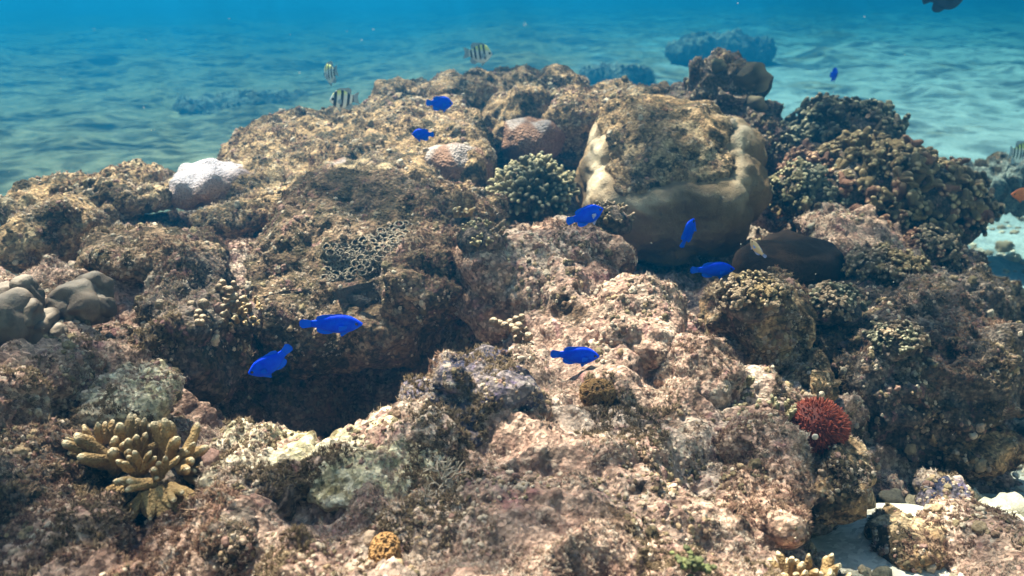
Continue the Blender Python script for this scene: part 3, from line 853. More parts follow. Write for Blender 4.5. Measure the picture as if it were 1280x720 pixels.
def branch_mesh(seed, kind, mat, sides=8):
    """unit-high branch: 'palm' = flat splayed fingers, 'knob' = stubby knobbed twig, 'finger' = one or two fingers"""
    rs = np.random.default_rng(seed)
    parts = []
    if kind == 'palm':
        k = rs.integers(4, 7)
        for i in range(k):
            a = (i / (k - 1) - 0.5) * rs.uniform(1.1, 1.5)
            d = (math.sin(a), rs.normal() * 0.12, math.cos(a))
            L = rs.uniform(0.75, 1.0)
            p, r = finger_path((0.10 * (i / (k - 1) - .5), 0, 0), d, L, rs.uniform(0.12, 0.16), rs, 0.12, taper=0.72)
            parts.append(tube(p, r, sides))
    elif kind == 'finger':
        p, r = finger_path((0, 0, 0), (rs.normal() * .1, rs.normal() * .1, 1), 1.0, 0.17, rs, 0.2)
        parts.append(tube(p, r, sides))
        for i in range(rs.integers(1, 4)):
            h = rs.uniform(0.25, 0.6); a = rs.uniform(0, 6.28)
            q, r2 = finger_path(p[int(h * 7)], (math.cos(a), math.sin(a), rs.uniform(0.6, 1.2)), rs.uniform(0.35, 0.55), 0.13, rs, 0.15)
            parts.append(tube(q, r2, sides))
    else:
        p, r = finger_path((0, 0, 0), (rs.normal() * .15, rs.normal() * .15, 1), 0.85, 0.17, rs, 0.25, taper=1.0)
        parts.append(tube(p, r, sides))
        for i in range(rs.integers(5, 9)):
            h = rs.uniform(0.35, 0.95); a = rs.uniform(0, 6.28)
            q, r2 = finger_path(p[int(h * 7)], (math.cos(a), math.sin(a), rs.uniform(0.2, 1.3)), rs.uniform(0.3, 0.5), rs.uniform(0.095, 0.14), rs, 0.2, taper=1.0)
            parts.append(tube(q, r2, sides))
    V, F, A = join(parts)
    V = V + 0.055 * np.stack([perlin(V * 3.5 + seed, 1), perlin(V * 3.5 + seed, 2), perlin(V * 3.5 + seed, 3)], 1) + 0.02 * np.stack([perlin(V * 11 + seed, 4), perlin(V * 11 + seed, 5), perlin(V * 11 + seed, 6)], 1)
    return mesh_np('branch', V, F, M[mat], {'tip': A})

TPL = {}
def tpl(kind, mat, n=6):
    key = (kind, mat)
    if key not in TPL:
        TPL[key] = [branch_mesh(hash(kind) % 97 * 0 + len(kind) * 13 + i * 7 + len(TPL), kind, mat) for i in range(n)]
    return TPL[key]

def put_branch(root, mesh, p, d, size, spin):
    q = Vector(d).to_track_quat('Z', 'Y') @ Euler((0, 0, spin)).to_quaternion()
    return link('branch', mesh, parent=root, loc=Vector(p) - root.location, rot=q.to_euler(), scale=size)

def colony(name, label, px, py, d, hw, hh, dep, n, kind, mats, size, core='rock_dark', up=0.5, seed=1, wide=1.25, group=None, cat='coral', zmin=-0.35):
    """a rounded colony: dark core under a dense coat of branches"""
    rs = random.Random(seed)
    c = at(px, py, d)
    R = (hw * d / FPX, dep, hh * d / FPX)
    root = link(name, None, loc=c)
    tag(root, label, 'coral', group)
    V, F, D = lump(5, [r * 0.86 for r in R], 500 + seed, low=(0.35, 1.5), mid=0.010, cob=0.012)
    link('base', mesh_np('base', V, F, M[core]), parent=root)
    k, i = 0, 0
    ga = math.pi * (3 - math.sqrt(5))
    N = int(n * 2 / (1 - zmin))
    for i in range(N):
        z = 1 - 2 * (i + 0.5) / N
        if z < zmin: break
        r = math.sqrt(1 - z * z)
        a = i * ga + rs.uniform(-.2, .2)
        D1 = Vector((r * math.cos(a), r * math.sin(a), z))
        lumpf = 1 + 0.16 * math.sin(D1.x * 5 + seed) * math.cos(D1.z * 6 + seed * 2) + rs.uniform(-.08, .08)
        p = c + Vector((D1.x * R[0], D1.y * R[1], D1.z * R[2])) * 0.84 * lumpf
        nr = Vector((D1.x / R[0], D1.y / R[1], D1.z / R[2])).normalized()
        dr = (nr + Vector((rs.uniform(-.35, .35), rs.uniform(-.35, .35), up + rs.uniform(-.2, .3)))).normalized()
        m = mats[int((0.5 + 0.5 * math.sin(D1.x * 2.6 + D1.z * 1.7 + seed)) * len(mats) * 0.999)] if rs.random() < 0.75 else rs.choice(mats)
        s = size * rs.uniform(0.75, 1.25)
        put_branch(root, rs.choice(tpl(kind, m)), p, dr, (s * wide, s * wide, s), rs.uniform(0, 6.28))
    return root

# right-hand branching thickets
colony('branching_coral', 'big bushy tan and rusty branching coral on the right of the reef', 1085, 248, 2.10, 112, 62, .22, 270, 'knob', ['finger_tan', 'finger_tan', 'finger_red'], 0.047, seed=3, up=0.35)
colony('branching_coral', 'dark knobbly branching coral on the skyline at the upper right of the reef', 1055, 162, 2.40, 62, 24, .16, 110, 'knob', ['finger_dark', 'finger_grey'], 0.044, seed=4, up=0.5)
colony('branching_coral', 'dark rusty branching coral at the right end of the big bushy coral', 1178, 262, 2.12, 40, 44, .13, 90, 'knob', ['finger_red', 'finger_dark'], 0.044, seed=5, up=0.3)
colony('branching_coral', 'small dark branching coral in the gap between the massive head and the bushy coral', 978, 196, 2.30, 32, 28, .10, 60, 'knob', ['finger_dark', 'finger_grey'], 0.032, seed=6, up=0.5)
colony('branching_coral', 'olive branching coral under the left edge of the bushy coral', 1010, 246, 2.02, 36, 30, .10, 70, 'knob', ['finger_olive', 'finger_grey'], 0.034, seed=12, up=0.4)
colony('finger_coral', 'olive grey finger coral bush in the middle of the reef left of the massive head', 664, 246, 1.86, 44, 34, .08, 80, 'palm', ['finger_olive', 'finger_olive', 'finger_grey'], 0.042, seed=7, up=0.7, wide=1.3)

# small knobbly corals seated on the rock faces
def seat(px, py):
    dr = np.array(at(px, py, 1.0)) - np.array(CAM)
    best = 9.0
    for V, F, w in SURF:
        rel = V - np.array(CAM)
        dep = rel[:, 1] * CT - rel[:, 2] * ST
        off = np.linalg.norm(rel - dep[:, None] * dr, axis=1)
        m = off < 0.006 * np.maximum(dep, 0.2)
        if m.any(): best = min(best, dep[m].min())
    return best
for i, (px, py, hw, hh, n, kd, ms, sz, lb) in enumerate([
        (1105, 345, 44, 20, 70, 'knob', ['knob', 'finger_tan'], .028, 'low patch of tan knobbly coral on the slope under the big bushy coral'),
        (1160, 318, 30, 18, 50, 'knob', ['finger_red', 'finger_dark'], .028, 'small rusty knobbly coral at the lower right foot of the bushy coral'),
        (942, 376, 36, 20, 60, 'knob', ['knob', 'finger_tan'], .022, 'pale tan knobbly coral on the rock below the brown smooth coral'),
        (1040, 385, 30, 16, 45, 'knob', ['finger_grey', 'knob'], .022, 'greyish knobbly coral on top of the dark right rock mass'),
        (1120, 430, 24, 14, 36, 'knob', ['knob', 'finger_grey'], .020, 'small pale knobbly coral in the middle of the dark right rock mass'),
        (762, 276, 24, 14, 36, 'finger', ['knob', 'finger_tan'], .018, 'small tan twiggy coral right of the blue fish beside the massive head'),
        (604, 300, 22, 12, 30, 'finger', ['finger_olive', 'knob'], .018, 'small olive twiggy coral above the pink turf rock'),
        (300, 398, 22, 18, 40, 'finger', ['knob', 'finger'], .016, 'cream twiggy coral hanging at the upper left rim of the cave')]):
    dd = seat(px, py)
    if dd < 5: colony('knobbly_coral', lb, px, py, dd + .012, hw, hh, .035, n, kd, ms, sz, seed=30 + i, up=.5, zmin=-0.1)

# upright crag with plate flares on the skyline
cg = boulder('coral_crag', 'dark ragged coral crag with flaring plates on the skyline right of the massive head', 'coral', 886, 128, 2.42, 52, 38, .13, 'rock_dark', level=6, seed=91, power=2.0, low=(0.5, 1.8), **merge_kw(NOISY, mid=0.026, cob=0.024))
def flare_mesh(w, h, seed):
    n, m = 28, 14
    V, A = [], []
    for s in (1, -1):
        for j in range(m):
            for i in range(n):
                a = -0.75 + 1.5 * i / (n - 1); q = j / (m - 1)
                ln = q * (1 + 0.035 * math.sin(i * 0.7 + seed) - 0.18 * (a / 0.75) ** 4)
                x = math.sin(a) * ln * w * 1.1; z = math.cos(a) * ln * h
                V.append((x, 0.18 * w * q * q + s * 0.004 * (1.05 - q ** 3), z)); A.append(q)
    F = []
    for s in (0, 1):
        b = s * n * m
        for j in range(m - 1):
            for i in range(n - 1):
                qd = (b + j * n + i, b + j * n + i + 1, b + (j + 1) * n + i + 1, b + (j + 1) * n + i)
                F.append(qd if s == 0 else qd[::-1])
    V = np.array(V); V[:, 1] += 0.012 * perlin(V * 22 + seed, 2)
    return mesh_np('flare', V, np.array(F), M['finger_dark'], {'tip': A})
for (px, py, w, h, rx, ry) in [(908, 108, .075, .125, 40, 66), (914, 138, .05, .11, 50, 70), (890, 92, .04, .045, 25, 30)]:
    link('flare', flare_mesh(w, h, px), parent=cg, loc=at(px, py, 2.33) - cg.location, rot=(R_(rx), R_(ry), 0))
boulder('boulder', 'dark rough rock below the ragged crag behind the massive head', 'boulder', 925, 172, 2.34, 46, 40, .12, 'rock_dark', level=6, seed=93, low=(0.4, 1.5), **NOISY)

# yellow finger coral at the lower left, palms placed one by one
def finger_coral(name, label, items, mat, kind='palm', wide=1.0):
    pts = [at(*it[:3]) for it in items]
    root = link(name, None, loc=sum(pts, Vector()) / len(pts) - Vector((0, 0, 0.02)))
    tag(root, label, 'coral')
    V, F, D = lump(4, (0.035, 0.03, 0.022), 700, low=(0.3, 1.5), cob=0.006)
    link('base', mesh_np('base', V, F, M['rock_dark']), parent=root)
    for i, (px, py, d, ang, lean, L) in enumerate(items):
        p = at(px, py, d)
        size = L * d / FPX
        dr = Vector((math.sin(R_(ang)), lean, math.cos(R_(ang)))).normalized()
        ms = tpl(kind, mat)
        k = kind
        put_branch(root, ms[i % len(ms)], p, dr, (size * wide, size * wide, size), random.uniform(-0.5, 0.5))
    return root
finger_coral('finger_coral', 'yellow-brown finger coral with thick pale-tipped fingers at the lower left', [
    (148, 578, .88, -68, -.3, 70), (128, 572, .90, -8, 0, 52), (118, 566, .9, -40, -.1, 40), (150, 585, .89, 12, 0, 66), (165, 575, .88, 25, -.1, 50),
    (186, 575, .92, 2, .1, 62), (212, 580, .90, 16, 0, 66), (225, 585, .89, 38, -.1, 58), (232, 592, .89, 62, -.2, 42),
    (176, 592, .86, 0, -.3, 40), (198, 596, .85, 25, -.4, 42), (190, 606, .84, -60, -.5, 46), (196, 612, .83, 150, -.7, 38), (182, 616, .83, 195, -.7, 40), (215, 610, .84, 100, -.6, 44), (206, 616, .83, 130, -.7, 40),
    (160, 606, .85, -110, -.4, 36)], 'finger')
finger_coral('finger_coral', 'greenish tan finger coral cluster left of the red urchin', [
    (930, 528, 1.08, -25, 0, 34), (945, 525, 1.07, 0, -.1, 36), (962, 527, 1.07, 12, 0, 34), (978, 530, 1.06, 25, -.1, 32), (915, 530, 1.09, -40, -.1, 30), (935, 535, 1.05, -8, -.4, 26), (955, 537, 1.04, 10, -.4, 28), (985, 520, 1.08, 10, 0, 26)], 'finger_olive')
finger_coral('finger_coral', 'small olive finger coral behind the cluster left of the red urchin', [
    (908, 492, 1.14, 10, 0, 34), (918, 490, 1.13, 55, -.1, 30), (905, 494, 1.13, -25, 0, 28), (914, 498, 1.12, 80, -.3, 26)], 'finger_olive', 'finger', 1.2)
finger_coral('finger_coral', 'yellow-brown finger coral cut off by the bottom edge right of centre', [
    (990, 735, .80, -20, 0, 50), (1010, 730, .80, 0, -.1, 48), (1030, 735, .80, 15, 0, 46), (1000, 742, .78, -5, -.3, 46), (1045, 742, .79, 30, -.1, 40), (975, 742, .79, -35, -.1, 40), (1022, 745, .77, 10, -.4, 44)], 'finger')
finger_coral('finger_coral', 'small cream finger coral on the slope above the lower right blue fish', [(812, 428, 1.19, -12, -.2, 24), (824, 428, 1.19, 12, -.2, 26), (818, 432, 1.18, 0, -.4, 20)], 'finger', 'finger', 1.2)
finger_coral('finger_coral', 'tiny tan finger coral right of the yellow finger coral', [(282, 618, .86, -10, -.2, 24), (292, 618, .86, 20, -.2, 26), (287, 622, .85, 5, -.5, 20)], 'finger', 'finger', 1.2)
finger_coral('finger_coral', 'tiny white-tipped finger coral on the shelf behind the central boulder', [(364, 252, 1.74, -10, -.1, 16), (372, 251, 1.74, 0, -.1, 15), (380, 252, 1.74, 12, -.1, 16)], 'finger', 'finger', 1.4)
finger_coral('finger_coral', 'small dark fan-shaped finger coral on the left ledge', [(236, 326, 1.50, -20, 0, 26), (246, 326, 1.50, 15, 0, 26), (241, 328, 1.49, 0, -.3, 22)], 'finger_grey')
finger_coral('finger_coral', 'small yellow lobed coral on the rock behind the central boulder', [(572, 275, 1.52, -15, -.2, 18), (580, 275, 1.52, 20, -.2, 18), (586, 270, 1.53, 5, -.2, 14)], 'finger', 'finger', 1.5)

# knob clusters
def knob_cluster(label, pts, d, r, mat):
    root = link('knob_coral', None, loc=at(pts[0][0], pts[0][1], d))
    tag(root, label, 'coral')
    V, F, D = lump(4, (1, 1, 0.9), 800, low=(0.15, 1.0))
    me = mesh_np('knob', V, F, M[mat], {'tip': 0.95 * sstep(0.2, 0.9, D[:, 2])})
    for px, py in pts:
        link('knob', me, parent=root, loc=at(px, py, d + random.uniform(-.015, .015)) - root.location, scale=r * d / FPX * random.uniform(.8, 1.25), rot=(0, 0, random.uniform(0, 6)))
random.seed(5)
knob_cluster('cluster of round beige coral knobs on the overhang at the right end of the cave', [(617, 402), (624, 405), (631, 407), (638, 404), (645, 399), (652, 396), (648, 408), (645, 413), (650, 419), (656, 412), (647, 424), (654, 430), (660, 421), (650, 402), (658, 427), (663, 432), (657, 438), (640, 410)], 1.2, 5.2, 'knob')
knob_cluster('cluster of brown coral knobs on the cave wall at the left', [(228 + random.uniform(-28, 28), 395 + random.uniform(-16, 16)) for i in range(22)], 1.18, 6, 'knob')
knob_cluster('pale knobs of coral on the rock edge above the cave left wall', [(248 + random.uniform(-8, 8), 390 + random.uniform(-20, 20)) for i in range(9)] + [(290 + random.uniform(-18, 14), 372 + random.uniform(-20, 26)) for i in range(18)], 1.16, 4.5, 'knob')

# small orange honeycomb corals
for (px, py, d, hw, hh, lb) in [(481, 692, .72, 20, 23, 'small orange honeycomb coral with dark cells near the bottom edge'), (747, 492, 1.02, 23, 18, 'small orange-brown honeycomb coral in the middle beside a hollow')]:
    sc_ = 175 if px < 600 else 125
    def lob(D, V, R, s=sc_, px=px):
        F1, F2 = worley(V + px, s, 4, two=True)
        return -0.0026 * sstep(0.10, 0.42, F2 - F1)
    def atr(V, D, R, s=sc_, px=px):
        F1, F2 = worley(V + px, s, 4, two=True)
        return {'pit': sstep(0.20, 0.42, F2 - F1), 'pale': 0 * F1}
    boulder('honeycomb_coral', lb, 'coral', px, py, d, hw, hh, 0.02, 'honey', level=6, seed=0, low=(0.0, 1), scat=0, attrs=atr, lobes=lob)

# green-tinged small polyps at the bottom edge
random.seed(9)
M['green'] = mat_simple('green_polyp', (0.12, 0.13, 0.05), var=0.5, sc=200, rnd=0.4)
gp = link('green_polyps', None, loc=at(868, 706, .72))
tag(gp, 'cluster of small green polyps at the bottom edge', 'polyps')
V, F, D = lump(3, (1, 1, .7), 3, low=(0.4, 1.8))
gm = mesh_np('polyp', V, F, M['green'])
for i in range(40):
    link('polyp', gm, parent=gp, loc=at(868 + random.gauss(0, 14), 706 + random.gauss(0, 9), .705 + random.uniform(-.01, .01)) - gp.location, scale=random.uniform(.0018, .0036), rot=(0, 0, i))

# ------------------------------------------------------------------ red urchin
def build_urchin():
    M['urchin'] = mat_simple('red_urchin_spines', (0.27, 0.055, 0.03), var=0.5, sc=90, rough=0.6)
    M['urchin_body'] = mat_simple('red_urchin_test', (0.10, 0.016, 0.012), var=0.4, sc=90)
    M['spot'] = mat_simple('pale_spot', (0.7, 0.62, 0.56), var=0.1, sc=60)
    c = at(1022, 533, 1.07); r = 33 * 1.07 / FPX
    root = link('sea_urchin', None, loc=c)
    tag(root, 'red bristly sea urchin like a ball on the right slope above the sand', 'sea urchin')
    V, F, D = lump(4, (r * 1.0, r, r * .9), 2, low=(0.08, 1))
    link('body', mesh_np('body', V, F, M['urchin_body']), parent=root)
    rs = np.random.default_rng(4)
    parts = []
    N = 1300
    Vs, Fs, o = [], [], 0
    for i in range(N):
        z = 1 - 2 * (i + .5) / N; q = math.sqrt(1 - z * z); a = i * 2.39996
        n = np.array([q * math.cos(a), q * math.sin(a), z])
        d = n + rs.normal(size=3) * 0.35; d /= np.linalg.norm(d)
        b = n * np.array([r, r, r * .9]) * 0.95
        L = rs.uniform(.005, .0095); w = rs.uniform(.0007, .0012)
        s = np.cross(d, [0.3, 0.5, 0.8]); s /= np.linalg.norm(s); u = np.cross(d, s)
        for k in range(4):
            th = k * math.pi / 2
            Vs.append(b + w * (math.cos(th) * s + math.sin(th) * u))
        for k in range(4):
            th = k * math.pi / 2
            Vs.append(b + d * L + w * .8 * (math.cos(th) * s + math.sin(th) * u))
        Vs.append(b + d * (L + w))
        for k in range(4):
            k2 = (k + 1) % 4
            Fs += [(o + k, o + k2, o + 4 + k2), (o + k, o + 4 + k2, o + 4 + k), (o + 4 + k, o + 4 + k2, o + 8)]
        o += 9
    sp = link('spines', mesh_np('spines', np.array(Vs), np.array(Fs), M['urchin'], smooth=False), parent=root)
    sp['kind'] = 'stuff'
    V, F, D = lump(2, (.004, .002, .004), 1, low=(0.1, 1))
    link('spot', mesh_np('spot', V, F, M['spot']), parent=root, loc=at(1019, 546, 1.07 - r * 1.02 - .006) - c)
build_urchin()

# ------------------------------------------------------------------ fish
def loft_body(L, H, T, prof, n=26, sides=18, bend=0.0):
    """fish body along +x (snout at +), prof = list of (t from snout 0..1, half height, mid height)"""
    ts = np.linspace(0, 1, n)
    pt = np.array(prof)
    hh = np.interp(ts, pt[:, 0], pt[:, 1]); mz = np.interp(ts, pt[:, 0], pt[:, 2])
    k = np.array([.25, .5, .25])
    for _ in range(2):
        h2 = hh.copy(); h2[1:-1] = np.convolve(hh, k, 'valid'); hh = h2
    V = []
    for i, t in enumerate(ts):
        wv = T * 0.5 * (math.sin(math.pi * min(1, t * 0.9 + 0.06)) ** 0.7) * (1 - 0.45 * t)
        for j in range(sides):
            a = 2 * math.pi * j / sides
            ca, sa = math.cos(a), math.sin(a)
            V.append((L * (0.5 - t), wv * abs(ca) ** 0.9 * np.sign(ca), H * (mz[i] + hh[i] * sa)))
    V.append((L * 0.505, 0, H * mz[0])); V.append((-L * 0.5, 0, H * mz[-1]))
    F = []
    for i in range(n - 1):
        for j in range(sides):
            j2 = (j + 1) % sides
            a, b, c, d = i * sides + j, i * sides + j2, (i + 1) * sides + j2, (i + 1) * sides + j
            F += [(a, b, c), (a, c, d)]
    for j in range(sides):
        j2 = (j + 1) % sides
        F.append((len(V) - 2, j2, j)); F.append((len(V) - 1, (n - 1) * sides + j, (n - 1) * sides + j2))
    return np.array(V, float), np.array(F)

def fin_sheet(base, tip, thick, m=6):
    """fin between a base polyline and a tip polyline (x, z lists), slightly thick, thinner at the tip"""
    base = np.array(base, float); tip = np.array(tip, float)
    n = len(base)
    V = []
    for s in (1, -1):
        for j in range(m):
            q = j / (m - 1)
            for i in range(n):
                p = base[i] * (1 - q) + tip[i] * q
                V.append((p[0], s * thick * (1 - 0.8 * q) * (0.5 if (0 < i < n - 1) else 0.2), p[1]))
    F = []
    nm = n * m
    for s in (0, 1):
        for j in range(m - 1):
            for i in range(n - 1):
                a, b, c, d = s * nm + j * n + i, s * nm + j * n + i + 1, s * nm + (j + 1) * n + i + 1, s * nm + (j + 1) * n + i
                F += [(a, b, c), (a, c, d)] if s == 0 else [(a, c, b), (a, d, c)]
    for j in range(m - 1):
        for i0 in (0, n - 1):
            a, b = j * n + i0, (j + 1) * n + i0
            F += [(a, b, nm + b), (a, nm + b, nm + a)]
    for i in range(n - 1):
        a, b = (m - 1) * n + i, (m - 1) * n + i + 1
        F += [(a, nm + a, nm + b), (a, nm + b, b)]
    return np.array(V, float), np.array(F)

def bend_pts(V, L, ang):
    """curve the fish sideways/upwards: ang = (yaw, pitch) total radians over the body"""
    V = V.copy()
    for k, axis in ((0, 1), (1, 2)):
        A = ang[k]
        if abs(A) < 1e-4: continue
        R = L / A
        x = V[:, 0]; off = V[:, axis]
        th = x / R
        V[:, 0] = (R - off) * np.sin(th)
        V[:, axis] = R - (R - off) * np.cos(th)
    return V

DAMSEL = [(0, .10, 0), (.04, .24, 0), (.12, .55, .02), (.25, .88, .02), (.4, 1.0, .0), (.55, .94, -.01), (.7, .78, 0), (.85, .48, .01), (1, .34, .02)]
def mat_fish_blue():
    t = NT('electric_blue_skin')
    o = t.obj()
    sep = t.n('ShaderNodeSeparateXYZ'); t.l(o, sep.inputs[0])
    col = t.ramp(t.noise(o, 140, 3, 0.6), [(0.3, (0.001, 0.034, 0.88)), (0.7, (0.002, 0.09, 1.0))])
    col = t.mix(t.mr(sep.outputs[2], -0.004, -0.016, 0, 0.45), col, (0.004, 0.06, 0.62))
    b = t.bump(t.vor(o, 700.0), 0.25, 0.001)
    return t.bsdf(col, 0.55, 0.12, b)
M['fish_blue'] = mat_fish_blue()
t = NT('blue_fin')
o_ = t.obj()
w_ = t.n('ShaderNodeTexWave'); t.l(o_, w_.inputs[0]); w_.inputs['Scale'].default_value = 260; w_.inputs['Distortion'].default_value = 1.0
M['fin_blue'] = t.bsdf(t.ramp(w_.outputs[0], [(0, (0.002, 0.05, 0.80)), (1, (0.004, 0.14, 1.0))]), 0.55, 0.12)
M['fin_pale'] = mat_simple('pale_fin', (0.30, 0.36, 0.72), sc=200)
M['eye'] = mat_simple('fish_eye', (0.006, 0.006, 0.01), rough=0.15, spec=0.6, bump=0.0)

def bars_mat(name, base, bar, top, positions, width):
    t = NT(name)
    o = t.obj()
    sep = t.n('ShaderNodeSeparateXYZ'); t.l(o, sep.inputs[0])
    col = t.mix(t.mr(sep.outputs[2], 0.006, 0.020), base, top)
    x = t.math('ADD', sep.outputs[0], t.math('MULTIPLY', sep.outputs[2], 0.18))
    f = None
    for p in positions:
        k = t.mr(t.math('ABSOLUTE', t.math('SUBTRACT', x, p)), width * 0.7, width, 1, 0)
        f = k if f is None else t.math('MAXIMUM', f, k)
    f = t.math('MULTIPLY', f, t.mr(sep.outputs[2], -0.024, -0.012))
    col = t.mix(f, col, bar)
    b = t.bump(t.vor(o, 600.0), 0.2, 0.001)
    return t.bsdf(col, 0.4, 0.5, b)
M['sergeant'] = bars_mat('sergeant_skin', (0.78, 0.81, 0.84), (0.012, 0.016, 0.03), (0.85, 0.84, 0.22), [0.024, 0.008, -0.008, -0.022, -0.034], 0.0042)
M['sergeant_fin'] = mat_simple('grey_fin', (0.34, 0.40, 0.48), sc=200)
M['dark_fish'] = mat_simple('dark_fish_skin', (0.015, 0.025, 0.055), sc=60)
M['orange_fish'] = mat_simple('orange_fish_skin', (0.75, 0.22, 0.08), sc=60)
M['tiny'] = bars_mat('tiny_striped_skin', (0.80, 0.55, 0.34), (0.02, 0.02, 0.02), (0.9, 0.85, 0.75), [9.0], 0.01)
M['tiny_stripe'] = mat_simple('black_stripe', (0.012, 0.012, 0.014), sc=100)

def build_fish(name, label, cat, px, py, d, Lpx, yaw, pitch, roll, skin, fin, hr=0.40, tr=0.17, bend=(0, 0), group=None, pelvic=None, tail='fork', spike=1.0, plain=False):
    Lt = Lpx * d / FPX           # full length with the tail
    L = Lt * 0.80; H = Lt * hr * 0.5; T = Lt * tr
    root = link(name, None, loc=at(px, py, d), rot=(R_(roll), R_(pitch), R_(yaw)))
    tag(root, label, cat, group)
    sh = Lt * 0.10
    def add(nm, V, F, mat, loc=None, par=root):
        V = V + np.array([sh, 0, 0])
        V = bend_pts(V, Lt, bend)
        return link(nm, mesh_np(nm, V, F, M[mat]), parent=par)
    V, F = loft_body(L, H, T, DAMSEL)
    add('body', V, F, skin)
    pt = np.array(DAMSEL)
    def topz(tt, s): 
        return H * (np.interp(tt, pt[:, 0], pt[:, 2]) + s * np.interp(tt, pt[:, 0], pt[:, 1]))
    # dorsal fin
    ts = np.linspace(0.22, 0.90, 12)
    base = [(L * (.5 - q), topz(q, .93)) for q in ts]
    hgt = np.interp(np.linspace(0, 1, 12), [0, .1, .5, .78, .92, 1], [0.02, .18, .24, .46, .40, .05]) * H
    tip = [(b[0] - h * .55, b[1] + h * spike) for b, h in zip(base, hgt)]
    V, F = fin_sheet(base, tip, T * .05); add('dorsal_fin', V, F, fin)
    # anal fin
    ts = np.linspace(0.56, 0.90, 9)
    base = [(L * (.5 - q), topz(q, -.93)) for q in ts]
    hgt = np.interp(np.linspace(0, 1, 9), [0, .2, .6, .85, 1], [0.05, .30, .46, .42, .05]) * H
    tip = [(b[0] - h * .6, b[1] - h) for b, h in zip(base, hgt)]
    V, F = fin_sheet(base, tip, T * .05); add('anal_fin', V, F, fin)
    # tail
    k = 11
    q = np.linspace(-1, 1, k)
    base = [(-L * .45, H * (.02 + .33 * s)) for s in q]
    if tail == 'fork':
        tip = [(-L * .47 - Lt * (.165 + .06 * abs(s) ** 1.3), H * (.02 + .62 * s)) for s in q]
    else:
        tip = [(-L * .47 - Lt * (.21 - .05 * abs(s) ** 3), H * (.02 + .50 * s)) for s in q]
    V, F = fin_sheet(base, tip, T * .08); add('tail_fin', V, F, fin)
    # pelvic and pectoral fins
    for s in (1, -1):
        base = [(L * .22 - i * L * .02, -H * .86) for i in range(4)]
        tip = [(L * .22 - L * .14 - i * L * .01, -H * (1.35 - .1 * i)) for i in range(4)]
        V, F = fin_sheet(base, tip, T * .04)
        V[:, 1] += s * T * .12
        if not plain: add('pelvic_fin', V, F, pelvic or fin)
        base = [(L * .21, -H * .05 - i * H * .08) for i in range(4)]
        tip = [(L * .21 - L * (.16 - .015 * abs(i - 1.5)), H * .10 - i * H * .20) for i in range(4)]
        V, F = fin_sheet(base, tip, T * .04)
        w = (V[:, 0] - L * .21) / L
        V[:, 1] += s * (T * .44 - w * L * .45)
        add('pectoral_fin', V, F, pelvic or fin)
        Ve, Fe = ico(3)
        V = Ve * np.array([H * .14, T * .07, H * .14]) + np.array([L * .5 - L * .105, s * T * .285, H * .10])
        add('eye', V, Fe, 'eye')
    return root

GB = 'blue damselfish around the reef'
BLUE = [
    ('electric blue damselfish facing right in front of the dark cave', 413, 405, 1.05, 80, 0, 0, 0, .31, (0, 0)),
    ('electric blue damselfish curling head down inside the dark cave mouth', 340, 453, 1.02, 64, 180 + 18, 30, 0, .40, (-.35, .55)),
    ('electric blue damselfish over the pale slope at lower centre', 718, 444, 1.10, 62, 0, 3, 0, .37, (0, 0)),
    ('bright blue damselfish nose up beside the olive finger coral', 731, 270, 1.36, 50, 12, -17, 0, .46, (.2, .1)),
    ('blue damselfish seen from behind heading up before the massive coral head', 860, 292, 1.5, 40, 25, -66, 25, .72, (.2, 0)),
    ('blue damselfish just below the massive coral head facing right', 890, 337, 1.42, 56, 0, -2, 0, .34, (0, 0)),
    ('blue damselfish above the back ridge under the striped fish', 549, 129, 2.0, 34, 4, 2, 0, .50, (0, 0)),
    ('small blue damselfish facing left over the back coral slab', 529, 168, 1.75, 28, 176, 0, 0, .50, (0, 0)),
    ('distant blue damselfish in open water at upper right', 1042, 93, 2.9, 26, 50, 0, 0, .60, (0, 0)),
]
for lb, px, py, d, L, yw, pt_, rl, hr, bd in BLUE:
    build_fish('blue_damselfish', lb, 'fish', px, py, d, L, yw, pt_, rl, 'fish_blue', 'fin_blue', hr=hr, bend=bd, group=GB, tail='round', spike=.7, pelvic='fin_pale' if px == 731 else None)
GS = 'black-and-white striped fish in open water'
SERG = [
    ('black-barred silver fish facing right highest above the reef', 597, 67, 2.9, 36, 0, 2, 0, .64, (0, 0)),
    ('black-barred fish with yellow back swimming left, upper one of the pair at upper left', 414, 91, 2.7, 34, 180 - 48, 14, 0, .72, (0, 0)),
    ('black-barred fish with yellow back just above the back coral slab', 431, 124, 1.95, 38, 180 + 28, 0, 0, .64, (0, 0)),
    ('black-barred fish partly cut off by the right edge', 1272, 191, 2.7, 40, 30, 8, 0, .66, (0, 0)),
]
for lb, px, py, d, L, yw, pt_, rl, hr, bd in SERG:
    build_fish('striped_fish', lb, 'fish', px, py, d, L, yw, pt_, rl, 'sergeant', 'sergeant_fin', hr=hr, bend=bd, group=GS)
build_fish('dark_fish', 'dark fish cut off by the top edge at upper right', 'fish', 1180, -5, 2.6, 60, 8, -4, 0, 'dark_fish', 'dark_fish', hr=.58, spike=.2, plain=True, tail='round')
build_fish('orange_fish', 'orange fish at the right edge in front of the dark slab', 'fish', 1284, 243, 2.0, 40, 180, 0, 0, 'orange_fish', 'orange_fish', hr=.4)
build_fish('tiny_fish', 'tiny pale orange and black striped fish before the brown smooth coral', 'fish', 947, 312, 1.34, 31, 180 - 10, 38 - 84, 0, 'tiny', 'fin_pale', hr=.3, bend=(0, .5), tail='round', spike=.4)

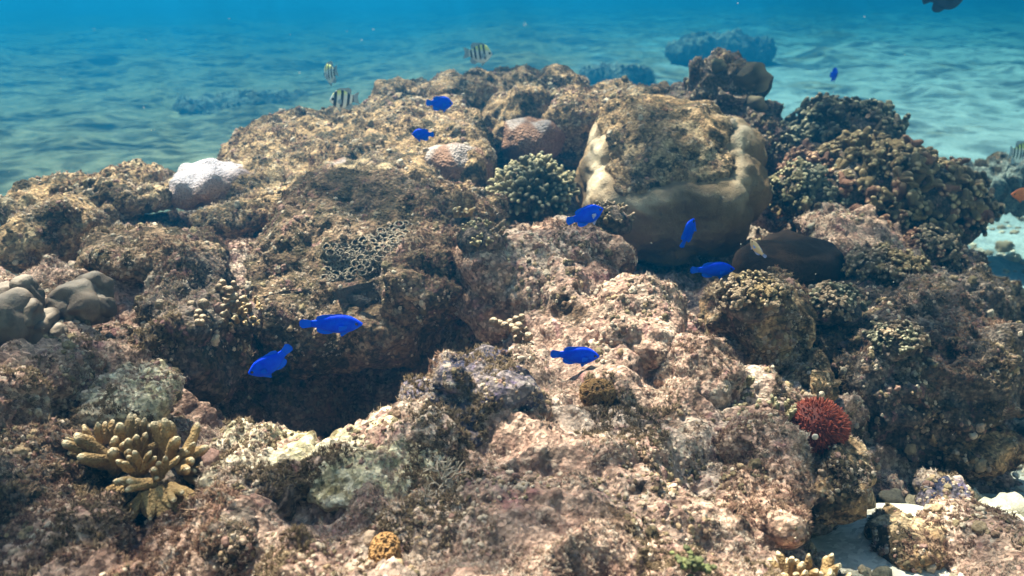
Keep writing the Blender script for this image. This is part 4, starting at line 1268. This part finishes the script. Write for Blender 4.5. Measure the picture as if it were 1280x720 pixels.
# ------------------------------------------------------------------ background rocks on the seabed
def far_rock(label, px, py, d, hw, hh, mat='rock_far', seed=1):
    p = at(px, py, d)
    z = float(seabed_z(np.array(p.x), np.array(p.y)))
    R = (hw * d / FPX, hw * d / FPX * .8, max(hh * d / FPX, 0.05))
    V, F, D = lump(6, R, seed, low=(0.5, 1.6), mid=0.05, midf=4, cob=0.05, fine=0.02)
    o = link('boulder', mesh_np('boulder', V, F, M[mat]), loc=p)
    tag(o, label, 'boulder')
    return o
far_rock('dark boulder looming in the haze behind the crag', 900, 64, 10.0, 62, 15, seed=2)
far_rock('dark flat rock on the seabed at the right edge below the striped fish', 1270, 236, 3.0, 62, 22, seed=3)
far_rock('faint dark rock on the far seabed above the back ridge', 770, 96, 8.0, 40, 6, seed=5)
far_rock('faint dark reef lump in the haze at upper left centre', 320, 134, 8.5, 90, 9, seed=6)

# ------------------------------------------------------------------ small growths scattered over the rock (uncountable)
def sample(n, seed, dmax=2.9, upmin=-0.4, dens_pow=1.6):
    rs = np.random.default_rng(seed)
    Ps, Ns, Ws = [], [], []
    for V, F, wt in SURF:
        a, b, c = V[F[:, 0]], V[F[:, 1]], V[F[:, 2]]
        cr = np.cross(b - a, c - a)
        ar = np.linalg.norm(cr, axis=1)
        cen = (a + b + c) / 3
        dist = np.linalg.norm(cen - np.array(CAM), axis=1)
        nz = cr[:, 2] / (ar + 1e-12)
        w = ar * wt / np.maximum(dist, .5) ** dens_pow * (dist < dmax) * (nz > upmin) * (cen[:, 2] > -0.02)
        Ps.append(cen); Ns.append(cr / (ar[:, None] + 1e-12)); Ws.append(w)
    P = np.concatenate(Ps); N = np.concatenate(Ns); Wt = np.concatenate(Ws)
    cdf = np.cumsum(Wt); cdf /= cdf[-1]
    k = np.searchsorted(cdf, rs.random(n))
    return P[k], N[k], rs

TEMPL = {}
def scatter(name, meshes, P, N, scale, seed):
    rs = np.random.default_rng(seed)
    N = N + rs.normal(size=N.shape) * 0.35
    N /= np.linalg.norm(N, axis=1, keepdims=True)
    rot = np.stack([np.zeros(len(N)), np.arccos(np.clip(N[:, 2], -1, 1)), np.arctan2(N[:, 1], N[:, 0])], 1)
    me = bpy.data.meshes.new(name)
    me.vertices.add(len(P))
    me.vertices.foreach_set('co', P.astype(np.float32).ravel())
    a = me.attributes.new('rot', 'FLOAT_VECTOR', 'POINT'); a.data.foreach_set('vector', rot.astype(np.float32).ravel())
    a = me.attributes.new('scl', 'FLOAT', 'POINT'); a.data.foreach_set('value', scale.astype(np.float32))
    o = link(name, me)
    tag(o, kind='stuff')
    g = bpy.data.node_groups.new(name, 'GeometryNodeTree')
    g.interface.new_socket('Geometry', in_out='INPUT', socket_type='NodeSocketGeometry')
    g.interface.new_socket('Geometry', in_out='OUTPUT', socket_type='NodeSocketGeometry')
    gi = g.nodes.new('NodeGroupInput'); go = g.nodes.new('NodeGroupOutput')
    iop = g.nodes.new('GeometryNodeInstanceOnPoints')
    jn = g.nodes.new('GeometryNodeJoinGeometry')
    for m in meshes:
        if m.name not in TEMPL: TEMPL[m.name] = bpy.data.objects.new(m.name, m)
        oi = g.nodes.new('GeometryNodeObjectInfo'); oi.inputs['Object'].default_value = TEMPL[m.name]
        oi.inputs['As Instance'].default_value = True
        g.links.new(oi.outputs['Geometry'], jn.inputs[0])
    g.links.new(gi.outputs[0], iop.inputs['Points'])
    g.links.new(jn.outputs[0], iop.inputs['Instance'])
    iop.inputs['Pick Instance'].default_value = True
    ar = g.nodes.new('GeometryNodeInputNamedAttribute'); ar.data_type = 'FLOAT_VECTOR'; ar.inputs[0].default_value = 'rot'
    asc = g.nodes.new('GeometryNodeInputNamedAttribute'); asc.data_type = 'FLOAT'; asc.inputs[0].default_value = 'scl'
    g.links.new(ar.outputs[0], iop.inputs['Rotation'])
    g.links.new(asc.outputs[0], iop.inputs['Scale'])
    g.links.new(iop.outputs[0], go.inputs[0])
    md = o.modifiers.new('scatter', 'NODES'); md.node_group = g
    return o

def grain_mesh(seed, mat, name):
    V, F, D = lump(3, (1, .8, .6), seed, low=(0.55, 1.9), mid=0.10, midf=1.5)
    return mesh_np(name, V, F, M[mat])
def tuft_mesh(seed, mat, name, blades=9, spread=0.7, w=0.07):
    rs = np.random.default_rng(seed)
    V, F = [], []
    for i in range(blades):
        a = rs.uniform(0, 6.28); sp = rs.uniform(0, spread)
        d = np.array([math.cos(a) * sp, math.sin(a) * sp, 1.0]); d /= np.linalg.norm(d)
        b = np.array([rs.normal() * .22, rs.normal() * .22, -0.1])
        L = rs.uniform(.5, 1.0)
        s = np.cross(d, [math.sin(a * 3), math.cos(a * 3), .2]); s /= np.linalg.norm(s)
        u = np.cross(s, d)
        o = len(V)
        mid = b + d * L * .55 + u * 0.06
        tp = b + d * L + u * rs.normal() * .18 + s * rs.normal() * .18
        V += [b - s * w, b + s * w, b + u * w, mid - s * w * .8, mid + s * w * .8, mid + u * w * .8, tp]
        for k in range(3):
            k2 = (k + 1) % 3
            F += [(o + k, o + k2, o + 3 + k2), (o + k, o + 3 + k2, o + 3 + k), (o + 3 + k, o + 3 + k2, o + 6)]
    return mesh_np(name, np.array(V), np.array(F), M[mat])

def do_scatter():
    P, N, rs = sample(95000, 1, dens_pow=2.0)
    dist = np.linalg.norm(P - np.array(CAM), axis=1)
    pn = fbm(P, 9.0, 2, .5, 70)
    keep = pn > 0.02
    P, N, dist = P[keep], N[keep], dist[keep]
    scatter('crust_grains', [grain_mesh(i, 'grain', 'grain') for i in range(5)], P, N, rs.lognormal(0, .45, len(P)) * .0020 * np.maximum(dist, .8) ** .7, 3)
    P, N, rs = sample(250000, 2, upmin=-0.15, dens_pow=2.1)
    dist = np.linalg.norm(P - np.array(CAM), axis=1)
    a = fbm(P, 5.0, 3, .6, 80); b = fbm(P, 6.0, 3, .6, 90)
    m1 = a > 0.11
    m2 = (~m1) & (b > 0.14)
    m3 = (~m1) & (~m2) & (fbm(P, 10, 2, .5, 95) > 0.05)
    for nm, mt, mk, sz in (('pink_turf_algae', 'tuft_pink', m1, .0052), ('olive_turf_algae', 'tuft_olive', m2, .0062), ('pale_turf_algae', 'tuft_pale', m3, .0044)):
        q = P[mk]
        scatter(nm, [tuft_mesh(i, mt, nm + '_tuft') for i in range(4)], q, N[mk], rs.lognormal(0, .3, len(q)) * sz * np.maximum(dist[mk], .8) ** .4, 5)
    # rubble lying on the seabed
    V, F = SBV, SBF
    c = V[F].mean(1)
    m = (np.abs(c[:, 0]) < 5) & (c[:, 1] > .6) & (c[:, 1] < 4.2)
    c = c[m]; Fq = F[m]
    ar = np.linalg.norm(np.cross(V[Fq[:, 1]] - V[Fq[:, 0]], V[Fq[:, 3]] - V[Fq[:, 0]]), axis=1)
    dd = np.linalg.norm(c - np.array(CAM), axis=1)
    nn = fbm(np.stack([c[:, 0], c[:, 1], 0 * c[:, 0]], 1), 2.0, 3, .6, 50)
    sand_patch = np.exp(-(((c[:, 0] - .52) / .08) ** 2 + ((c[:, 1] - .93) / .10) ** 2) ** 2)
    w = ar / dd ** 1.5 * (nn + .45).clip(0.02) * (1 - sand_patch)
    rs = np.random.default_rng(8)
    k = rs.choice(len(c), 6000, p=w / w.sum())
    P = c[k] + np.stack([rs.normal(size=len(k)) * .02, rs.normal(size=len(k)) * .02, 0 * k], 1)
    d2 = np.linalg.norm(P - np.array(CAM), axis=1)
    N = np.tile([0, 0, 1.0], (len(P), 1))
    scatter('seabed_rubble', [grain_mesh(20 + i, 'rubble', 'rubble_bit') for i in range(5)], P, N, rs.lognormal(0, .55, len(P)) * .0075 * np.maximum(d2, 1) ** .35, 6)
do_scatter()

def near_rubble():
    rs = np.random.default_rng(21)
    x = rs.uniform(.50, 1.7, 9000); y = rs.uniform(.75, 2.3, 9000)
    k = (fbm(np.stack([x, y, 0 * x], 1), 3.0, 3, .6, 51) > -.08) & (rs.random(9000) < np.clip(1.5 - .5 * y, .2, 1)) & ((((x - .53) / .11) ** 2 + ((y - .93) / .12) ** 2) > 1)
    x, y = x[k], y[k]
    c = SBV; 
    z = np.zeros(len(x))
    sub = c[(c[:, 0] > .3) & (c[:, 0] < 2) & (c[:, 1] > .6) & (c[:, 1] < 2.6)]
    for i in range(len(x)):
        z[i] = sub[np.argmin((sub[:, 0] - x[i]) ** 2 + (sub[:, 1] - y[i]) ** 2), 2]
    P = np.stack([x, y, z + .002], 1)
    scatter('coral_rubble', [grain_mesh(40 + i, 'rubble', 'rubble_chip') for i in range(6)], P, np.tile([0, 0, 1.0], (len(P), 1)), rs.lognormal(0, .55, len(P)) * .0085, 7)
near_rubble()

# white branching coralline tufts beside the pale slab
def coralline(label, px, py, d, size, seed):
    rs = np.random.default_rng(seed)
    parts = []
    def grow(b, dr, L, r, k):
        p, rad = finger_path(b, dr, L, r, rs, .15, taper=.8)
        parts.append(tube(p, rad, 5))
        if k:
            for i in range(3):
                grow(p[rs.integers(4, 7)], np.array(dr) + rs.normal(size=3) * .75, L * .62, r * .75, k - 1)
    for i in range(9):
        dr = rs.normal(size=3); dr[2] = abs(dr[2]) + .3; dr[1] -= .4
        grow(np.zeros(3), dr / np.linalg.norm(dr), size * .5, size * .035, 2)
    V, F, A = join(parts)
    o = link('coralline_algae', mesh_np('coralline_algae', V, F, M['coralline']), loc=at(px, py, d))
    tag(o, label, 'algae', 'pale branching algae tufts')
M['coralline'] = mat_simple('pale_coralline', (0.52, 0.42, 0.33), var=.25, sc=150)
for i, (px, py, d, s, lb) in enumerate([(556, 606, .835, .034, 'pale branching algae tuft at the right end of the yellow slab'), (530, 632, .80, .024, 'small cream branching algae tuft under the yellow slab end'),
        (578, 622, .82, .028, 'whitish branching algae tuft right of the yellow slab'), (572, 652, .785, .022, 'tiny pale branching algae tuft below the others near the yellow slab')]):
    coralline(lb, px, py, d, s, 30 + i)

# drifting specks in the water
def specks():
    rs = np.random.default_rng(12)
    parts = []
    Ve, Fe = ico(2)
    Vs, Fs, o = [], [], 0
    for i in range(150):
        px, py = rs.uniform(-150, 1430), rs.uniform(-60, 700)
        d = rs.uniform(.45, 1.0)
        c = np.array(at(px, py, d))
        r = rs.uniform(.00022, .00062) * d
        Vs.append(Ve * r * np.array([1, 1, rs.uniform(1, 1.8)]) + c); Fs.append(Fe + o); o += len(Ve)
    M['speck'] = mat_simple('drifting_speck', (0.75, 0.72, 0.66), var=.1)
    tag(link('drifting_specks', mesh_np('drifting_specks', np.concatenate(Vs), np.concatenate(Fs), M['speck'])), kind='stuff')
specks()
